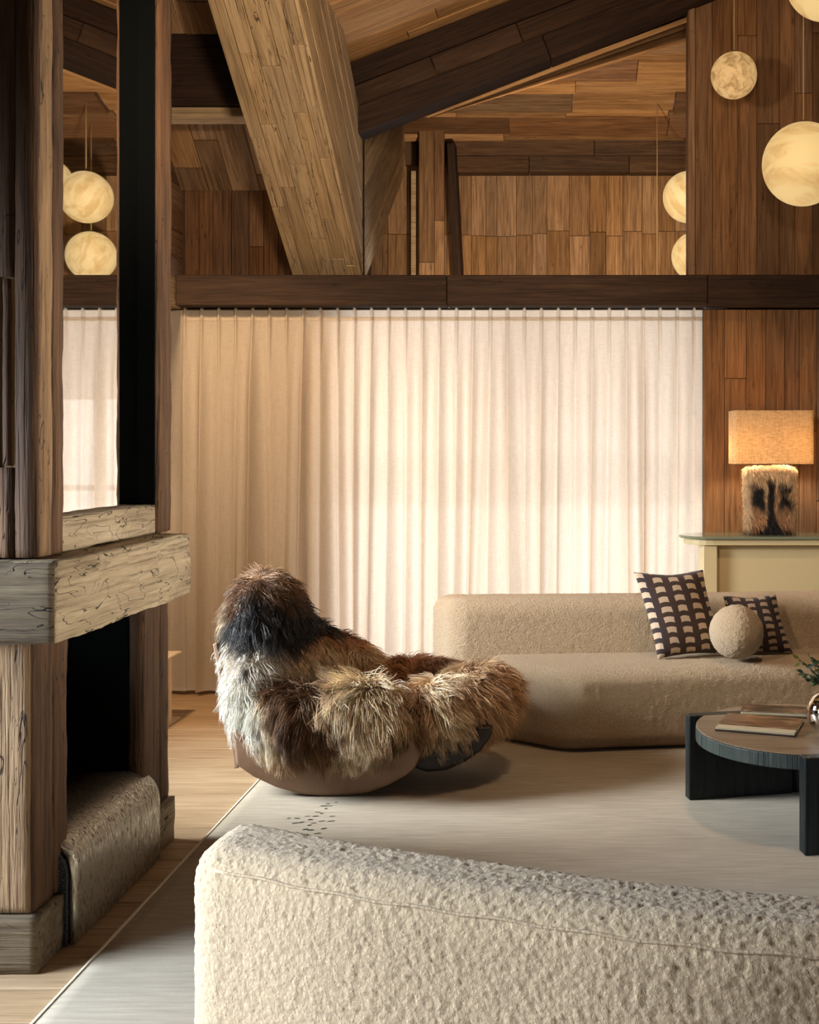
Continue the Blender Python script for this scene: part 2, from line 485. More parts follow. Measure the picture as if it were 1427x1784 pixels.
# the far half of the truss, behind the gable line
br2 = structure('trim_6')
bd2 = Vector((0, 1.71, 1.055)).normalized(); bn2 = Vector((0, 0.525, -0.851)).normalized()
foot2 = Vector((-1.69, 7.17, 2.575))
board('brace_core', foot2+bn2*-0.012, bd2, X, -bn2, 2.2, 0.41, 0.8, M['pale'], br2)
for k in range(5):
    w0 = -0.018+k*0.16
    board('brace_side_board', foot2+X*0.412-bn2*w0+bd2*(w0*0.55-0.02), bd2, -bn2, X, 2.2, 0.158, 0.02+R.uniform(0, .004), M['pale'], br2, 0.004)

# loft beyond the gable opening
lo = structure('wall_loft')
LY = 11.3
bx('loft_backing', (-2.0, LY, 2.4), (2.4, LY+.05, 4.8), M['wallback'], lo)
planks(lo, (-1.98, LY, 2.5), Z, X, -Y_, 1.80, 4.3, (0.10, 0.24), (0.8, 2), 0.02, M['mixed'], gap=0.004, jit=0.008, rowcuts=([1.13], 0.03))
bx('loft_side', (-2.06, 7.72, 2.4), (-2.0, LY, 4.9), M['wallback'], lo)
bx('loft_side', (2.3, 7.3, 2.4), (2.36, LY, 4.9), M['wallback'], lo)
bx('loft_floor', (-2.0, 7.72, 2.40), (2.3, LY, 2.46), M['wallback'], lo)
lb = structure('trim_7')
for x0, x1, z0 in ((-1.15, 0.28, 4.36), (0.282, 2.29, 4.36), (-1.15, -0.35, 4.20), (-0.348, 0.62, 4.20), (0.622, 2.29, 4.20)):
    board('loft_beam_board', (x0, 11.12+R.uniform(0, .01), z0), X, Z, Y_, x1-x0-.003, 0.157, 0.16, M['loftbeam'], lb, 0.004)
lp = structure('trim_8')
for x0, x1, z0, z1, mm in ((-1.40, -1.255, 2.5, 3.3, 'mixed'), (-1.40, -1.255, 3.303, 4.6, 'mixed'), (-1.252, -1.16, 2.5, 3.7, 'mixed'), (-1.252, -1.16, 3.703, 4.6, 'brown')):
    board('loft_post_board', (x0, 10.98, z0), Z, X, Y_, z1-z0, x1-x0, 0.06, M[mm], lp, 0.004)
a, b = P(783, 250, 11.0), P(806, 500, 11.0)
board('loft_post_strut', a+X*-0.05, (b-a), X, Y_, (b-a).length, 0.075, 0.2, M['dark'], lp, 0.004)
bx('pale_upright', P(716, 484, 11.1), P(726, 300, 11.16)+Y_*0.02, M['pale'], lp)
# loft slope with horizontal boards, and the pale soffit under the rafter
lc = structure('ceiling_loft')
s0, s1 = Vector((0, 11.14, 4.52)), Vector((0, 9.3, 4.98))
sd = (s1-s0).normalized(); sn = Vector((0, sd.z, -sd.y)) if False else Vector((0, -sd.z, sd.y))
if sn.z < 0: sn = -sn
a = 0.0
while a < (s1-s0).length:
    w = R.choice((0.10, 0.16, 0.26, 0.3, 0.34))
    x = -2.0
    while x < 2.3:
        l = min(R.uniform(0.9, 2.2), 2.3-x)
        board('plank', s0+sd*a+X*x-sn*R.uniform(0.0, 0.05), X, sd, sn, l-.003, w-.003, 0.05, R.choice((M['mixed'], M['mixed'], M['honey'], M['brown'])), lc)
        x += l
    a += w
e0, e1 = (P(745, 206, 7.16), P(1230, 27, 7.16)), (P(760, 202, 9.5), P(1260, 60, 9.5))
for k in range(5):
    t0, t1 = k/5, (k+1)/5
    p0, p1 = e0[0].lerp(e1[0], t0), e0[1].lerp(e1[1], t0); q0 = e0[0].lerp(e1[0], t1)
    L = (p1-p0); wd = (q0-p0); wd = wd-L.normalized()*wd.dot(L.normalized())
    nn = L.normalized().cross(wd.normalized());  nn = nn if nn.z > 0 else -nn
    board('soffit_board', p0, L, wd, nn, L.length, wd.length+0.01, 0.03, M['honey'], lc)

# side walls (beside and behind the frame) with the openings the daylight comes through
wl = structure('wall_left')
for lo_, hi_ in (((-4.1, -3, 0), (-4, 0.7, 4.5)), ((-4.1, 3.1, 0), (-4, 4.0, 4.5)), ((-4.1, 5.6, 0), (-4, 7.3, 4.5)), ((-4.1, 0.7, 2.3), (-4, 3.1, 4.5)), ((-4.1, 4.0, 2.6), (-4, 5.6, 4.5))):
    bx('wall_body', lo_, hi_, M['wallback'], wl)
wr_ = structure('wall_right')
for lo_, hi_ in (((4.2, -3, 0), (4.3, 2.3, 4.5)), ((4.2, 5.3, 0), (4.3, 7.3, 4.5)), ((4.2, 2.3, 2.6), (4.3, 5.3, 4.5)), ((4.2, 2.3, 0), (4.3, 5.3, 0.5))):
    bx('wall_body', lo_, hi_, M['wallback'], wr_)

# window behind the curtain
def glass_mat():
    m, nt, b = newmat('window_glass'); n = N(nt)
    out = nt.nodes['Material Output']
    tr_, gl = n.add('ShaderNodeBsdfTransparent'), n.add('ShaderNodeBsdfGlossy')
    gl.inputs['Roughness'].default_value = 0.02
    mx = n.add('ShaderNodeMixShader'); mx.inputs[0].default_value = 0.08
    n.link(tr_.outputs[0], mx.inputs[1]); n.link(gl.outputs[0], mx.inputs[2]); n.link(mx.outputs[0], out.inputs[0])
    return m
M['glass'] = glass_mat()
M['frame'] = plain('window_frame_bronze', srgb(70, 58, 46), 0.5)
wn = structure('window_1')
for lo_, hi_ in (((-1.42, 7.28, 0), (-1.36, 7.36, 2.36)), ((0.84, 7.28, 0), (0.90, 7.36, 2.36)), ((-0.29, 7.29, 0), (-0.23, 7.35, 2.36)),
                 ((-1.36, 7.28, 2.30), (0.84, 7.36, 2.36)), ((-1.36, 7.28, 0), (0.84, 7.36, 0.06)), ((-1.36, 7.30, 1.245), (0.84, 7.34, 1.28))):
    bx('window_frame', lo_, hi_, M['frame'], wn)
bx('glass_pane', (-1.36, 7.315, 0.06), (-0.29, 7.323, 2.30), M['glass'], wn)
bx('glass_pane', (-0.23, 7.315, 0.06), (0.84, 7.323, 2.30), M['glass'], wn)
M['snow'] = plain('snow', (0.85, 0.88, 0.92), 0.9)
bx('ground_snow', (-6, 7.45, -0.2), (6, 20, -0.06), M['snow']); tag(bpy.data.objects['ground_snow'], kind='structure')

# ================================================================== CURTAIN
def curtain_mat():
    m, nt, b = newmat('sheer_cream_linen'); n = N(nt); out = nt.nodes['Material Output']
    tc = n.add('ShaderNodeTexCoord')
    wv = n.noise(n.vmath('MULTIPLY', tc.outputs['Object'], (260, 260, 14)), 1.0, 2)
    wv2 = n.noise(n.vmath('MULTIPLY', tc.outputs['Object'], (30, 30, 320)), 1.0, 2)
    w = n.math('MULTIPLY_ADD', wv, 0.5, n.math('MULTIPLY', wv2, 0.5))
    col = n.ramp(w, [(0.3, srgb(216, 201, 182)), (0.7, srgb(234, 222, 206))])
    df, tl, tp_ = n.add('ShaderNodeBsdfDiffuse'), n.add('ShaderNodeBsdfTranslucent'), n.add('ShaderNodeBsdfTransparent')
    n.link(col, df.inputs[0]); n.link(col, tl.inputs[0])
    m1, m2 = n.add('ShaderNodeMixShader'), n.add('ShaderNodeMixShader')
    m1.inputs[0].default_value = 0.45; m2.inputs[0].default_value = 0.03
    n.link(df.outputs[0], m1.inputs[1]); n.link(tl.outputs[0], m1.inputs[2])
    n.link(m1.outputs[0], m2.inputs[1]); n.link(tp_.outputs[0], m2.inputs[2])
    n.link(m2.outputs[0], out.inputs[0])
    return m
M['curtain'] = curtain_mat()
def curtain():
    t = empty('sheer_curtain', (-0.7, 7.06, 0.02))
    x0, x1, zt, zb = -2.50, 0.846, 2.385, 0.02
    pitch = 0.1035; npl = int((x1-x0)/pitch)
    nx = npl*26; zs = np.concatenate([np.linspace(zt, 2.30, 5), np.linspace(2.285, zb, 34)])
    u = np.linspace(0, npl, nx+1)
    amp = NR.uniform(0.35, 1.7, npl+2); sh = NR.uniform(-0.18, 0.18, npl+2); ph = NR.uniform(-.25, .25, npl+2)
    sh2 = NR.uniform(-0.3, 0.3, npl+2)
    k = np.minimum(u.astype(int), npl-1); f = u-k
    # position across: pleats drift a little on the way down
    vs = np.zeros((len(zs), nx+1, 3))
    shi = np.interp(u, np.arange(npl+2), sh); sh2i = np.interp(u, np.arange(npl+2), sh2)
    am = np.interp(u, np.arange(npl+2)+0.5, amp)
    for i, z in enumerate(zs):
        s = (zt-z)/(zt-zb)
        # pinched at the heading: a narrow fold forward; soft waves below
        fold = np.exp(-((f-0.5)/0.085)**2)
        soft = 0.5-0.5*np.cos(2*math.pi*(f+0.22*np.sin(u*1.7)*s))
        second = 0.5-0.5*np.cos(2*math.pi*(u*0.5+0.3*np.sin(u*0.9)))
        tt = min(1.0, s/0.22)
        dep = (1-tt)*fold*0.030+tt*am*(soft*(0.040+0.014*s)+second*0.05*s)
        xx = x0+(x1-x0)*u/npl+(shi*s+sh2i*s*s)*pitch*0.9
        xx += 0.014*np.sin(2*math.pi*f)*tt*(0.4+0.6*s)
        xx[0], xx[-1] = x0, x1
        vs[i, :, 0] = xx
        vs[i, :, 1] = 7.085-dep-0.004*np.sin(s*9+u)*tt
        vs[i, :, 2] = z if i < len(zs)-1 else z+0.006*np.sin(u*0.8)
    def grid(name, rows, off=0.0):
        v = vs[rows].copy(); v[:, :, 1] -= off
        nz = len(v); p = v.reshape(-1, 3)
        i = np.arange(nz-1)[:, None]*(nx+1)+np.arange(nx)[None, :]
        q = np.stack([i, i+1, i+nx+2, i+nx+1], -1).reshape(-1, 4)
        return np_mesh(name, p, q, M['curtain'], t, True)
    grid('curtain_cloth', list(range(3, len(zs))))
    grid('heading_tape', list(range(0, 5)), 0.004)
    tube('curtain_rail', [(-2.5, 7.075, 2.372), (0.846, 7.075, 2.372)], 0.006, M['frame'], t)
    return t
tag(curtain(), 'pleated cream sheer curtain hanging below the dark beam, glowing with daylight', 'curtain')

# ================================================================== FIREPLACE
def fireplace():
    t = empty('fireplace', (-1.95, 3.86, 0))
    xp, xf = -1.53, -1.51
    # plinth blocks
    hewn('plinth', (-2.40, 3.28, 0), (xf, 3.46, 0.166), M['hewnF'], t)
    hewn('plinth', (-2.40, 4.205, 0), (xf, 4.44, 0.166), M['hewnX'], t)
    # lower posts, boards with joints
    hewn('front_board', (-2.40, 3.298, 0.167), (-1.536, 3.335, 0.955), M['post'], t, 0.003)
    hewn('post_board', (-1.80, 3.300, 0.167), (xp, 3.436, 0.955), M['postdark'], t, 0.003)
    hewn('post_board', (-1.80, 3.439, 0.167), (xp, 3.532, 0.955), M['postdark'], t, 0.003)
    hewn('post_board', (-1.588, 4.172, 0.167), (xp, 4.335, 0.955), M['postdark'], t, 0.003)
    hewn('post_board', (-1.588, 4.338, 0.167), (xp, 4.43, 0.955), M['postdark'], t, 0.003)
    # firebox
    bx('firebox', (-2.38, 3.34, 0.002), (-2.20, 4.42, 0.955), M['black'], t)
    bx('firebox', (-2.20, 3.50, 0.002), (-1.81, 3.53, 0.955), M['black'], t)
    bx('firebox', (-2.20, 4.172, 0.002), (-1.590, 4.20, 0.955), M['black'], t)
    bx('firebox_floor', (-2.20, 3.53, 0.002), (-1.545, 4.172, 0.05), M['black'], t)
    # mantel beam turning the corner
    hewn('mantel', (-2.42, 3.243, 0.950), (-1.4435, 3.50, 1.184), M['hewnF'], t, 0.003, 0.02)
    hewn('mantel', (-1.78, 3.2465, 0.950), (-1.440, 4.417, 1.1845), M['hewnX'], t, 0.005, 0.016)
    # sill under the mirror
    hewn('mirror_sill', (-1.70, 3.506, 1.186), (-1.545, 4.332, 1.297), M['hewnX'], t, 0.003, 0.018)
    # upper posts
    ztop = 3.95
    hewn('post_board', (-1.66, 3.338, 1.186), (-1.529, 3.428, ztop), M['post'], t, 0.002, 0.03)
    hewn('post_board', (-1.68, 3.431, 1.186), (xp, 3.504, ztop), M['postdark'], t, 0.003, 0.03)
    hewn('post_board', (-1.66, 4.328, 1.186), (xp, 4.465, ztop), M['postdark'], t, 0.004, 0.03)
    bx('reveal_board', (-1.70, 4.318, 1.297), (-1.545, 4.3275, ztop), M['black'], t)
    # chimney front made of boards round two tall vent slots
    x1, x2, x3, x4 = -1.634, -1.6105, -1.5975, -1.531
    for a, b, c, d_ in ((-2.40, -1.645, 1.187, ztop), (x1, x2, 1.455, 2.0), (x3, x4, 1.187, ztop), (-1.6445, -1.598, 1.187, 1.452), (-1.6445, -1.598, 2.003, ztop)):
        hewn('front_board', (a, 3.330, c), (b, 3.362, d_), M['postdark'], t, 0.0015, 0.03, 0.004)
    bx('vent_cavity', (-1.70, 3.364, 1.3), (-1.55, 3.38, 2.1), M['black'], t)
    # chimney core and the tall mirror
    bx('chimney_core', (-2.38, 3.37, 1.19), (-1.67, 4.45, ztop), M['wallback'], t)
    mir = plain('mirror_silver', (0.86, 0.85, 0.83), 0.015, 1.0)
    bx('mirror', (-1.668, 3.505, 1.29), (-1.612, 4.318, ztop), mir, t, 0.001)
    return t
tag(fireplace(), 'tall weathered oak fireplace with thick cracked mantel and a tall mirror above', 'fireplace')

def log_cover():
    t = empty('fireplace_screen', (-1.56, 3.85, 0))
    m, nt, b = newmat('streaked_silver_metal'); n = N(nt)
    tc = n.add('ShaderNodeTexCoord')
    v = n.vmath('MULTIPLY', tc.outputs['Object'], (110, 110, 26))
    st = n.noise(v, 1.0, 4, 0.65, 0.5)
    col = n.ramp(st, [(0.34, srgb(60, 50, 40)), (0.43, srgb(160, 148, 128)), (0.7, srgb(205, 198, 180))])
    n.link(col, b.inputs['Base Color']); b.inputs['Metallic'].default_value = 0.85
    n.link(n.ramp(st, [(0.35, (0.65,)*3), (0.6, (0.27,)*3)]), b.inputs['Roughness'])
    n.link(n.bump(st, 0.45, 0.006), b.inputs['Normal'])
    m2, nt2, b2 = newmat('black_granular_stone'); n2 = N(nt2)
    tc2 = n2.add('ShaderNodeTexCoord')
    sp = n2.noise(tc2.outputs['Object'], 220, 2)
    n2.link(n2.ramp(sp, [(0.55, (0.008, 0.008, 0.009)), (0.7, (0.16, 0.17, 0.18))]), b2.inputs['Base Color'])
    b2.inputs['Roughness'].default_value = 0.45; n2.link(n2.bump(sp, 0.6, 0.01), b2.inputs['Normal'])
    # profile in X-Z: up the front, over a round shoulder and back into the hearth
    xf, zt, r, th = -1.488, 0.335, 0.115, 0.016
    prof = [(xf, 0.002), (xf, 0.08), (xf, 0.16), (xf, zt-r)]
    for k in range(1, 11):
        a = math.pi/2*k/10
        prof.append((xf-r+r*math.cos(a), zt-r+r*math.sin(a)))
    prof += [(xf-r-0.10, zt-0.004), (xf-r-0.22, zt-0.02)]
    ys = np.linspace(3.485, 4.215, 26)
    outer = []; inner = []
    for i, (x, z) in enumerate(prof):
        p0 = Vector(prof[max(i-1, 0)]); p1 = Vector(prof[min(i+1, len(prof)-1)])
        tg = (p1-p0).normalized(); nn = Vector((-tg.y, tg.x))
        outer.append((x, z)); inner.append((x+nn.x*th, z+nn.y*th))
    ring = outer+inner[::-1]
    vs = [(x, y, z) for y in ys for x, z in ring]; k = len(ring)
    fs = [(j*k+i, j*k+(i+1) % k, (j+1)*k+(i+1) % k, (j+1)*k+i) for j in range(len(ys)-1) for i in range(k)]
    fs += [tuple(range(k))[::-1], tuple((len(ys)-1)*k+i for i in range(k))]
    me = mesh_obj('metal_sheet', vs, fs, m, t, True)
    bm = bmesh.new(); bm.from_mesh(me.data); bmesh.ops.recalc_face_normals(bm, faces=bm.faces); bm.to_mesh(me.data); bm.free()
    inp = [(x-0.004, z-0.006) for x, z in inner]
    poly = [(inp[0][0], 0.002)]+inp[1:]+[(inp[-1][0], 0.002)]
    prism('end_panel', poly, 3.468, 3.50, m2, t, axes='XZ')
    prism('end_panel', poly, 4.17, 4.20, m2, t, axes='XZ')
    return t
tag(log_cover(), 'curved streaked silvery metal screen with black sides across the hearth opening', 'fireplace screen')

# ================================================================== RUG
def rug():
    m, nt, b = newmat('silky_pale_rug'); n = N(nt)
    tc = n.add('ShaderNodeTexCoord')
    v = tc.outputs['Object']
    streak = n.noise(n.vmath('MULTIPLY', v, (5, 60, 1)), 1.0, 4, 0.6, 0.3)
    cloud = n.noise(n.vmath('MULTIPLY', v, (1.2, 2.4, 1)), 1.0, 3)
    fib = n.noise(n.vmath('MULTIPLY', v, (120, 400, 1)), 1.0, 2)
    val = n.math('MULTIPLY_ADD', streak, 0.5, n.math('MULTIPLY_ADD', cloud, 0.35, n.math('MULTIPLY', fib, 0.15)))
    col = n.ramp(val, [(0.33, srgb(142, 129, 108)), (0.5, srgb(162, 149, 127)), (0.66, srgb(180, 168, 147))])
    n.link(col, b.inputs['Base Color']); b.inputs['Roughness'].default_value = 0.85
    b.inputs['Sheen Weight'].default_value = 0.15
    n.link(n.bump(val, 0.35, 0.01), b.inputs['Normal'])
    t = empty('area_rug', (0.5, 4.4, 0))
    p, q = rbox_pts((1.9, 2.1, 0.007), 0.006, (0.05, 0.05, 0.004))
    np_mesh('pile', p, q, m, t, True, Matrix.Translation((0.52, 4.3, 0.0075)))
    me_e = plain('rug_edge_binding', srgb(226, 214, 190), 0.8)
    bx('edge_binding', (-1.389, 2.2, 0.001), (-1.380, 6.4, 0.0155), me_e, t, 0.001)
    # carved track of short strokes
    vs, fs = [], []
    rr = random.Random(3)
    spots = [(0.62, 0.17), (0.64, 0.2), (0.7, 0.15), (0.58, 0.2), (0.52, 0.29), (0.5, 0.35), (0.42, 0.35), (0.32, 0.38), (0.24, 0.38), (0.3, 0.45), (0.36, 0.44),
             (0.45, 0.40), (0.56, 0.42), (0.65, 0.42), (0.48, 0.45), (0.44, 0.48), (0.40, 0.54), (0.45, 0.55), (0.58, 0.53), (0.34, 0.61), (0.40, 0.62), (0.45, 0.64),
             (0.52, 0.6), (0.2, 0.75), (0.32, 0.70), (0.31, 0.74), (0.33, 0.77), (0.30, 0.80), (0.41, 0.73), (0.47, 0.69), (0.48, 0.725), (0.55, 0.73), (0.58, 0.71),
             (0.42, 0.78), (0.5, 0.775), (0.39, 0.82), (0.45, 0.84), (0.42, 0.87), (0.54, 0.865), (0.46, 0.89), (0.57, 0.89), (0.38, 0.68), (0.6, 0.24), (0.56, 0.31), (0.66, 0.35), (0.5, 0.83)]
    for (u, w) in spots:
        px, py = 460+180*u, 1380+120*w
        Y0 = 1.485*FPX/(py-VY); X0 = (px-VX)/FPX*Y0
        L = rr.uniform(0.014, 0.036); a = rr.gauss(0.25, 0.3); wd = rr.uniform(0.007, 0.014)
        c, s = math.cos(a), math.sin(a); i = len(vs)
        for (uu, vv) in ((-L/2, 0), (-L/4, -wd/2), (L/4, -wd/2), (L/2, 0), (L/4, wd/2), (-L/4, wd/2)):
            vs.append((X0+uu*c-vv*s, Y0+uu*s+vv*c, 0.0153))
        fs.append(tuple(range(i, i+6)))
    tk = mesh_obj('carved_strokes', vs, fs, plain('grey_green_yarn', srgb(56, 56, 46), 0.9), t)
    tk['kind'] = 'stuff'
    return t
tag(rug(), 'large pale silky rug with a track of small dark strokes, under the sofas', 'rug')

# ================================================================== SOFAS
def boucle(name, base, scale, bump):
    m, nt, b = newmat(name); n = N(nt)
    tc = n.add('ShaderNodeTexCoord'); v = tc.outputs['Object']
    wv = n.vmath('ADD', v, n.vmath('SCALE', None, scale=1.0)) if False else v
    c1 = n.voronoi(v, scale, 'SMOOTH_F1'); c2 = n.noise(v, scale*1.6, 4, 0.65, 1.2)
    h = n.math('MULTIPLY_ADD', c1, -0.8, n.math('MULTIPLY', c2, 1.0))
    col = n.ramp(h, [(-0.0, tuple(c*0.82 for c in base)), (0.35, base)])
    n.link(col, b.inputs['Base Color']); b.inputs['Roughness'].default_value = 0.95
    b.inputs['Specular IOR Level'].default_value = 0.1
    b.inputs['Sheen Weight'].default_value = 0.25; b.inputs['Sheen Roughness'].default_value = 0.5
    n.link(n.bump(h, bump, 0.02), b.inputs['Normal'])
    return m
CREAM = srgb(204, 178, 144)
M['boucle_near'] = boucle('cream_boucle_near', CREAM, 130, 0.4)
M['boucle'] = boucle('cream_boucle', CREAM, 120, 0.75)

def body(name, s0, s1, depth, z0, z1, r, step, ynear, shift, mat, parent, rel):
    h = ((s1-s0)/2, depth/2, (z1-z0)/2)
    p, q = rbox_pts(h, r, step)
    s = p[:, 0]+(s0+s1)/2; t = p[:, 1]+depth/2; z = p[:, 2]+(z0+z1)/2
    yn = np.interp(s, [a for a, _ in ynear], [b_ for _, b_ in ynear])
    # smooth the plan curve
    yn = sum(np.interp(s+o, [a for a, _ in ynear], [b_ for _, b_ in ynear]) for o in (-.15, -.08, 0, .08, .15))/5
    x = s.copy()
    if shift is not None:
        w = np.clip(1-(s-s0)/0.9, 0, 1)
        x = s+np.interp(t, [a for a, _ in shift], [b_ for _, b_ in shift])*w
    o = np_mesh(name, np.stack([x, yn+t, z], 1), q, mat, parent, True)
    if rel:
        displace(o, rel[0], rel[1]); displace(o, rel[0]*0.45, rel[1]*0.55, name='fine_relief')
    return o

def near_sofa():
    t = empty('sofa', (0.3, 2.4, 0.015))
    yn = [(-1.0, 2.40), (-0.773, 2.315), (-.682, 2.27), (-.409, 2.132), (-.145, 2.049), (.018, 1.981), (.172, 1.927), (.415, 1.877), (0.8, 1.83), (1.4, 1.80)]
    body('backrest', -0.772, 1.35, 0.25, 0.03, 0.70, 0.082, 0.0055, yn, [(0, 0), (0.25, 0.03)], M['boucle_near'], t, (0.0095, 0.0065))
    ys = [(a, b_+0.22) for a, b_ in yn]
    body('seat', -0.60, 1.35, 0.62, 0.015, 0.42, 0.08, 0.03, ys, None, M['boucle_near'], t, None)
    pts = []
    for s in np.linspace(-0.70, 1.3, 60):
        y = sum(np.interp(s+o, [a for a, _ in yn], [b_ for _, b_ in yn]) for o in (-.15, -.08, 0, .08, .15))/5
        pts.append((s, y+0.0125, 0.664+0.002*math.sin(s*40)))
    tube('piping', pts, 0.0032, M['boucle_near'], t, 6)
    return t
tag(near_sofa(), 'cream boucle sofa with its curved back to us, front edge of the rug', 'sofa')

def far_sofa():
    t = empty('sofa', (0.6, 6.1, 0.015))
    yb = [(-1.2, 6.06), (-0.7, 6.07), (0, 6.11), (0.8, 6.165), (1.6, 6.26), (2.4, 6.38)]
    body('backrest', -0.60, 2.3, 0.30, 0.03, 0.712, 0.09, 0.011, yb, [(0, 0), (0.12, -0.06), (0.30, -0.17)], M['boucle'], t, (0.018, 0.006))
    ysn = [(-0.6, 5.56), (0.0, 5.61), (0.6, 5.70), (1.3, 5.80), (2.2, 5.98)]
    body('seat', 0.012, 2.3, 0.50, 0.018, 0.425, 0.085, 0.011, ysn, [(0, 0), (0.26, -0.385), (0.36, -0.45), (0.50, -0.47)], M['boucle'], t, (0.018, 0.006))
    bx('plinth_base', (0.1, 5.80, 0.015), (2.2, 6.2, 0.03), M['black'], t)
    return t
tag(far_sofa(), 'long low cream boucle sofa facing us in front of the curtain', 'sofa')

# cushions
def check_mat(name, cream, dk, dk2, nu, nv, ph):
    m, nt, b = newmat(name); n = N(nt)
    uv = n.add('ShaderNodeUVMap'); sep = n.add('ShaderNodeSeparateXYZ'); n.link(uv.outputs[0], sep.inputs[0])
    tc = n.add('ShaderNodeTexCoord')
    wob = n.math('SUBTRACT', n.noise(tc.outputs['UV'], 7, 2), 0.5)
    u = n.math('MULTIPLY', n.math('MULTIPLY_ADD', wob, 0.05, sep.outputs[0]), float(nu))
    u = n.math('ADD', u, ph)
    ci = n.math('FLOOR', u); cf = n.math('FRACT', u)
    incol = n.math('MULTIPLY', n.math('GREATER_THAN', cf, 0.20), n.math('LESS_THAN', cf, 0.78))
    off = n.math('FRACT', n.math('MULTIPLY', n.math('SINE', n.math('MULTIPLY_ADD', ci, 12.9, 3.1)), 43.7))
    bow = n.math('MULTIPLY', n.math('SINE', n.math('MULTIPLY', cf, 3.14)), 0.25)
    v = n.math('MULTIPLY_ADD', sep.outputs[1], float(nv), n.math('ADD', off, n.math('MULTIPLY', bow, -1)))
    bar = n.math('GREATER_THAN', n.math('FRACT', v), 0.46)
    skip = n.math('GREATER_THAN', n.math('FRACT', n.math('MULTIPLY', ci, 0.3334)), 0.99)
    mask = n.math('MULTIPLY', incol, bar)
    base = n.mix(n.math('GREATER_THAN', off, 0.55), dk, dk2)
    col = n.mix(mask, base, cream)
    nz = n.noise(tc.outputs['UV'], 160, 2)
    col = n.mix(0.25, col, n.ramp(nz, [(0.3, (0.3,)*3), (0.7, (1.0,)*3)]), 'MULTIPLY')
    n.link(col, b.inputs['Base Color']); b.inputs['Roughness'].default_value = 0.95
    b.inputs['Sheen Weight'].default_value = 0.1
    n.link(n.bump(nz, 0.3, 0.01), b.inputs['Normal'])
    return m

def pillow(name, TL, TR, BL, BR, thick, mat, back):
    TL, TR, BL, BR = map(Vector, (TL, TR, BL, BR))
    nrm = (TR-TL+BR-BL).cross(TL-BL+TR-BR).normalized()
    if nrm.y > 0: nrm = -nrm
    c0 = (TL+TR+BL+BR)/4
    n_ = 30; vs, fs, uvs = [], [], []
    for side in (1, -1):
        for i in range(n_+1):
            for j in range(n_+1):
                a, b_ = i/n_, j/n_
                p = (BL*(1-a)+BR*a)*(1-b_)+(TL*(1-a)+TR*a)*b_
                k = (max(0, 1-abs(2*a-1)**2.6)*max(0, 1-abs(2*b_-1)**2.6))**0.55
                pull = 0.06*(1-abs(2*a-1)**2)*abs(2*b_-1)**6+0.0
                pull2 = 0.06*(1-abs(2*b_-1)**2)*abs(2*a-1)**6
                cc = (BL+TL)/2*(1-a)+(BR+TR)/2*a; cd = (BL+BR)/2*(1-b_)+(TL+TR)/2*b_
                p = p+(cc-p)*pull*1.3+(cd-p)*pull2*1.3
                p = p+nrm*side*thick*0.5*k+Vector((0, 0, 1))*0.004*math.sin(a*9)*math.sin(b_*7)
                vs.append(p-c0); uvs.append((a, b_))
    m_ = (n_+1)**2
    for i in range(n_):
        for j in range(n_):
            q = (i*(n_+1)+j, (i+1)*(n_+1)+j, (i+1)*(n_+1)+j+1, i*(n_+1)+j+1)
            fs.append(q); fs.append(tuple(m_+x for x in q[::-1]))
    bm = bmesh.new(); bv = [bm.verts.new(v) for v in vs]; ul = bm.loops.layers.uv.new('UVMap')
    for f in fs:
        fc = bm.faces.new([bv[k] for k in f]); fc.smooth = True
        for lp_, k in zip(fc.loops, f): lp_[ul].uv = uvs[k]
    bmesh.ops.remove_doubles(bm, verts=bm.verts, dist=0.0004)
    bmesh.ops.recalc_face_normals(bm, faces=bm.faces)
    me = bpy.data.meshes.new(name); bm.to_mesh(me); bm.free(); me.materials.append(mat)
    o = bpy.data.objects.new(name, me); o.matrix_basis = Matrix.Translation(c0); return link(o)
ck1 = check_mat('brown_cream_check_velvet', srgb(196, 172, 146), srgb(62, 44, 34), srgb(52, 40, 42), 4.4, 8.5, 0.35)
ck2 = check_mat('dark_check_velvet', srgb(168, 146, 122), srgb(52, 36, 30), srgb(40, 31, 34), 4.2, 8.0, 0.6)
tag(pillow('cushion', P(1104, 997, 6.02), P(1225, 993, 6.11), P(1146, 1149, 5.90), P(1262, 1140, 5.99), 0.15, ck1, None),
    'large brown and cream checked square cushion, leaning left of the ball', 'cushion', 'checked cushions on the far sofa')
tag(pillow('cushion', P(1260, 1038, 6.07), P(1352, 1036, 6.12), P(1272, 1143, 6.02), P(1382, 1139, 6.06), 0.10, ck2, None),
    'smaller darker checked cushion half hidden behind the boucle ball', 'cushion', 'checked cushions on the far sofa')
def ball():
    c = P(1283, 1101, 5.85)
    p, q = rbox_pts((0.137,)*3, 0.1369, 0.007)
    o = np_mesh('ball_cushion', p, q, M['boucle'], None, True, Matrix.Translation(c))
    displace(o, 0.012, 0.008); return o
tag(ball(), 'round cream boucle ball cushion sitting on the far sofa seat', 'cushion')

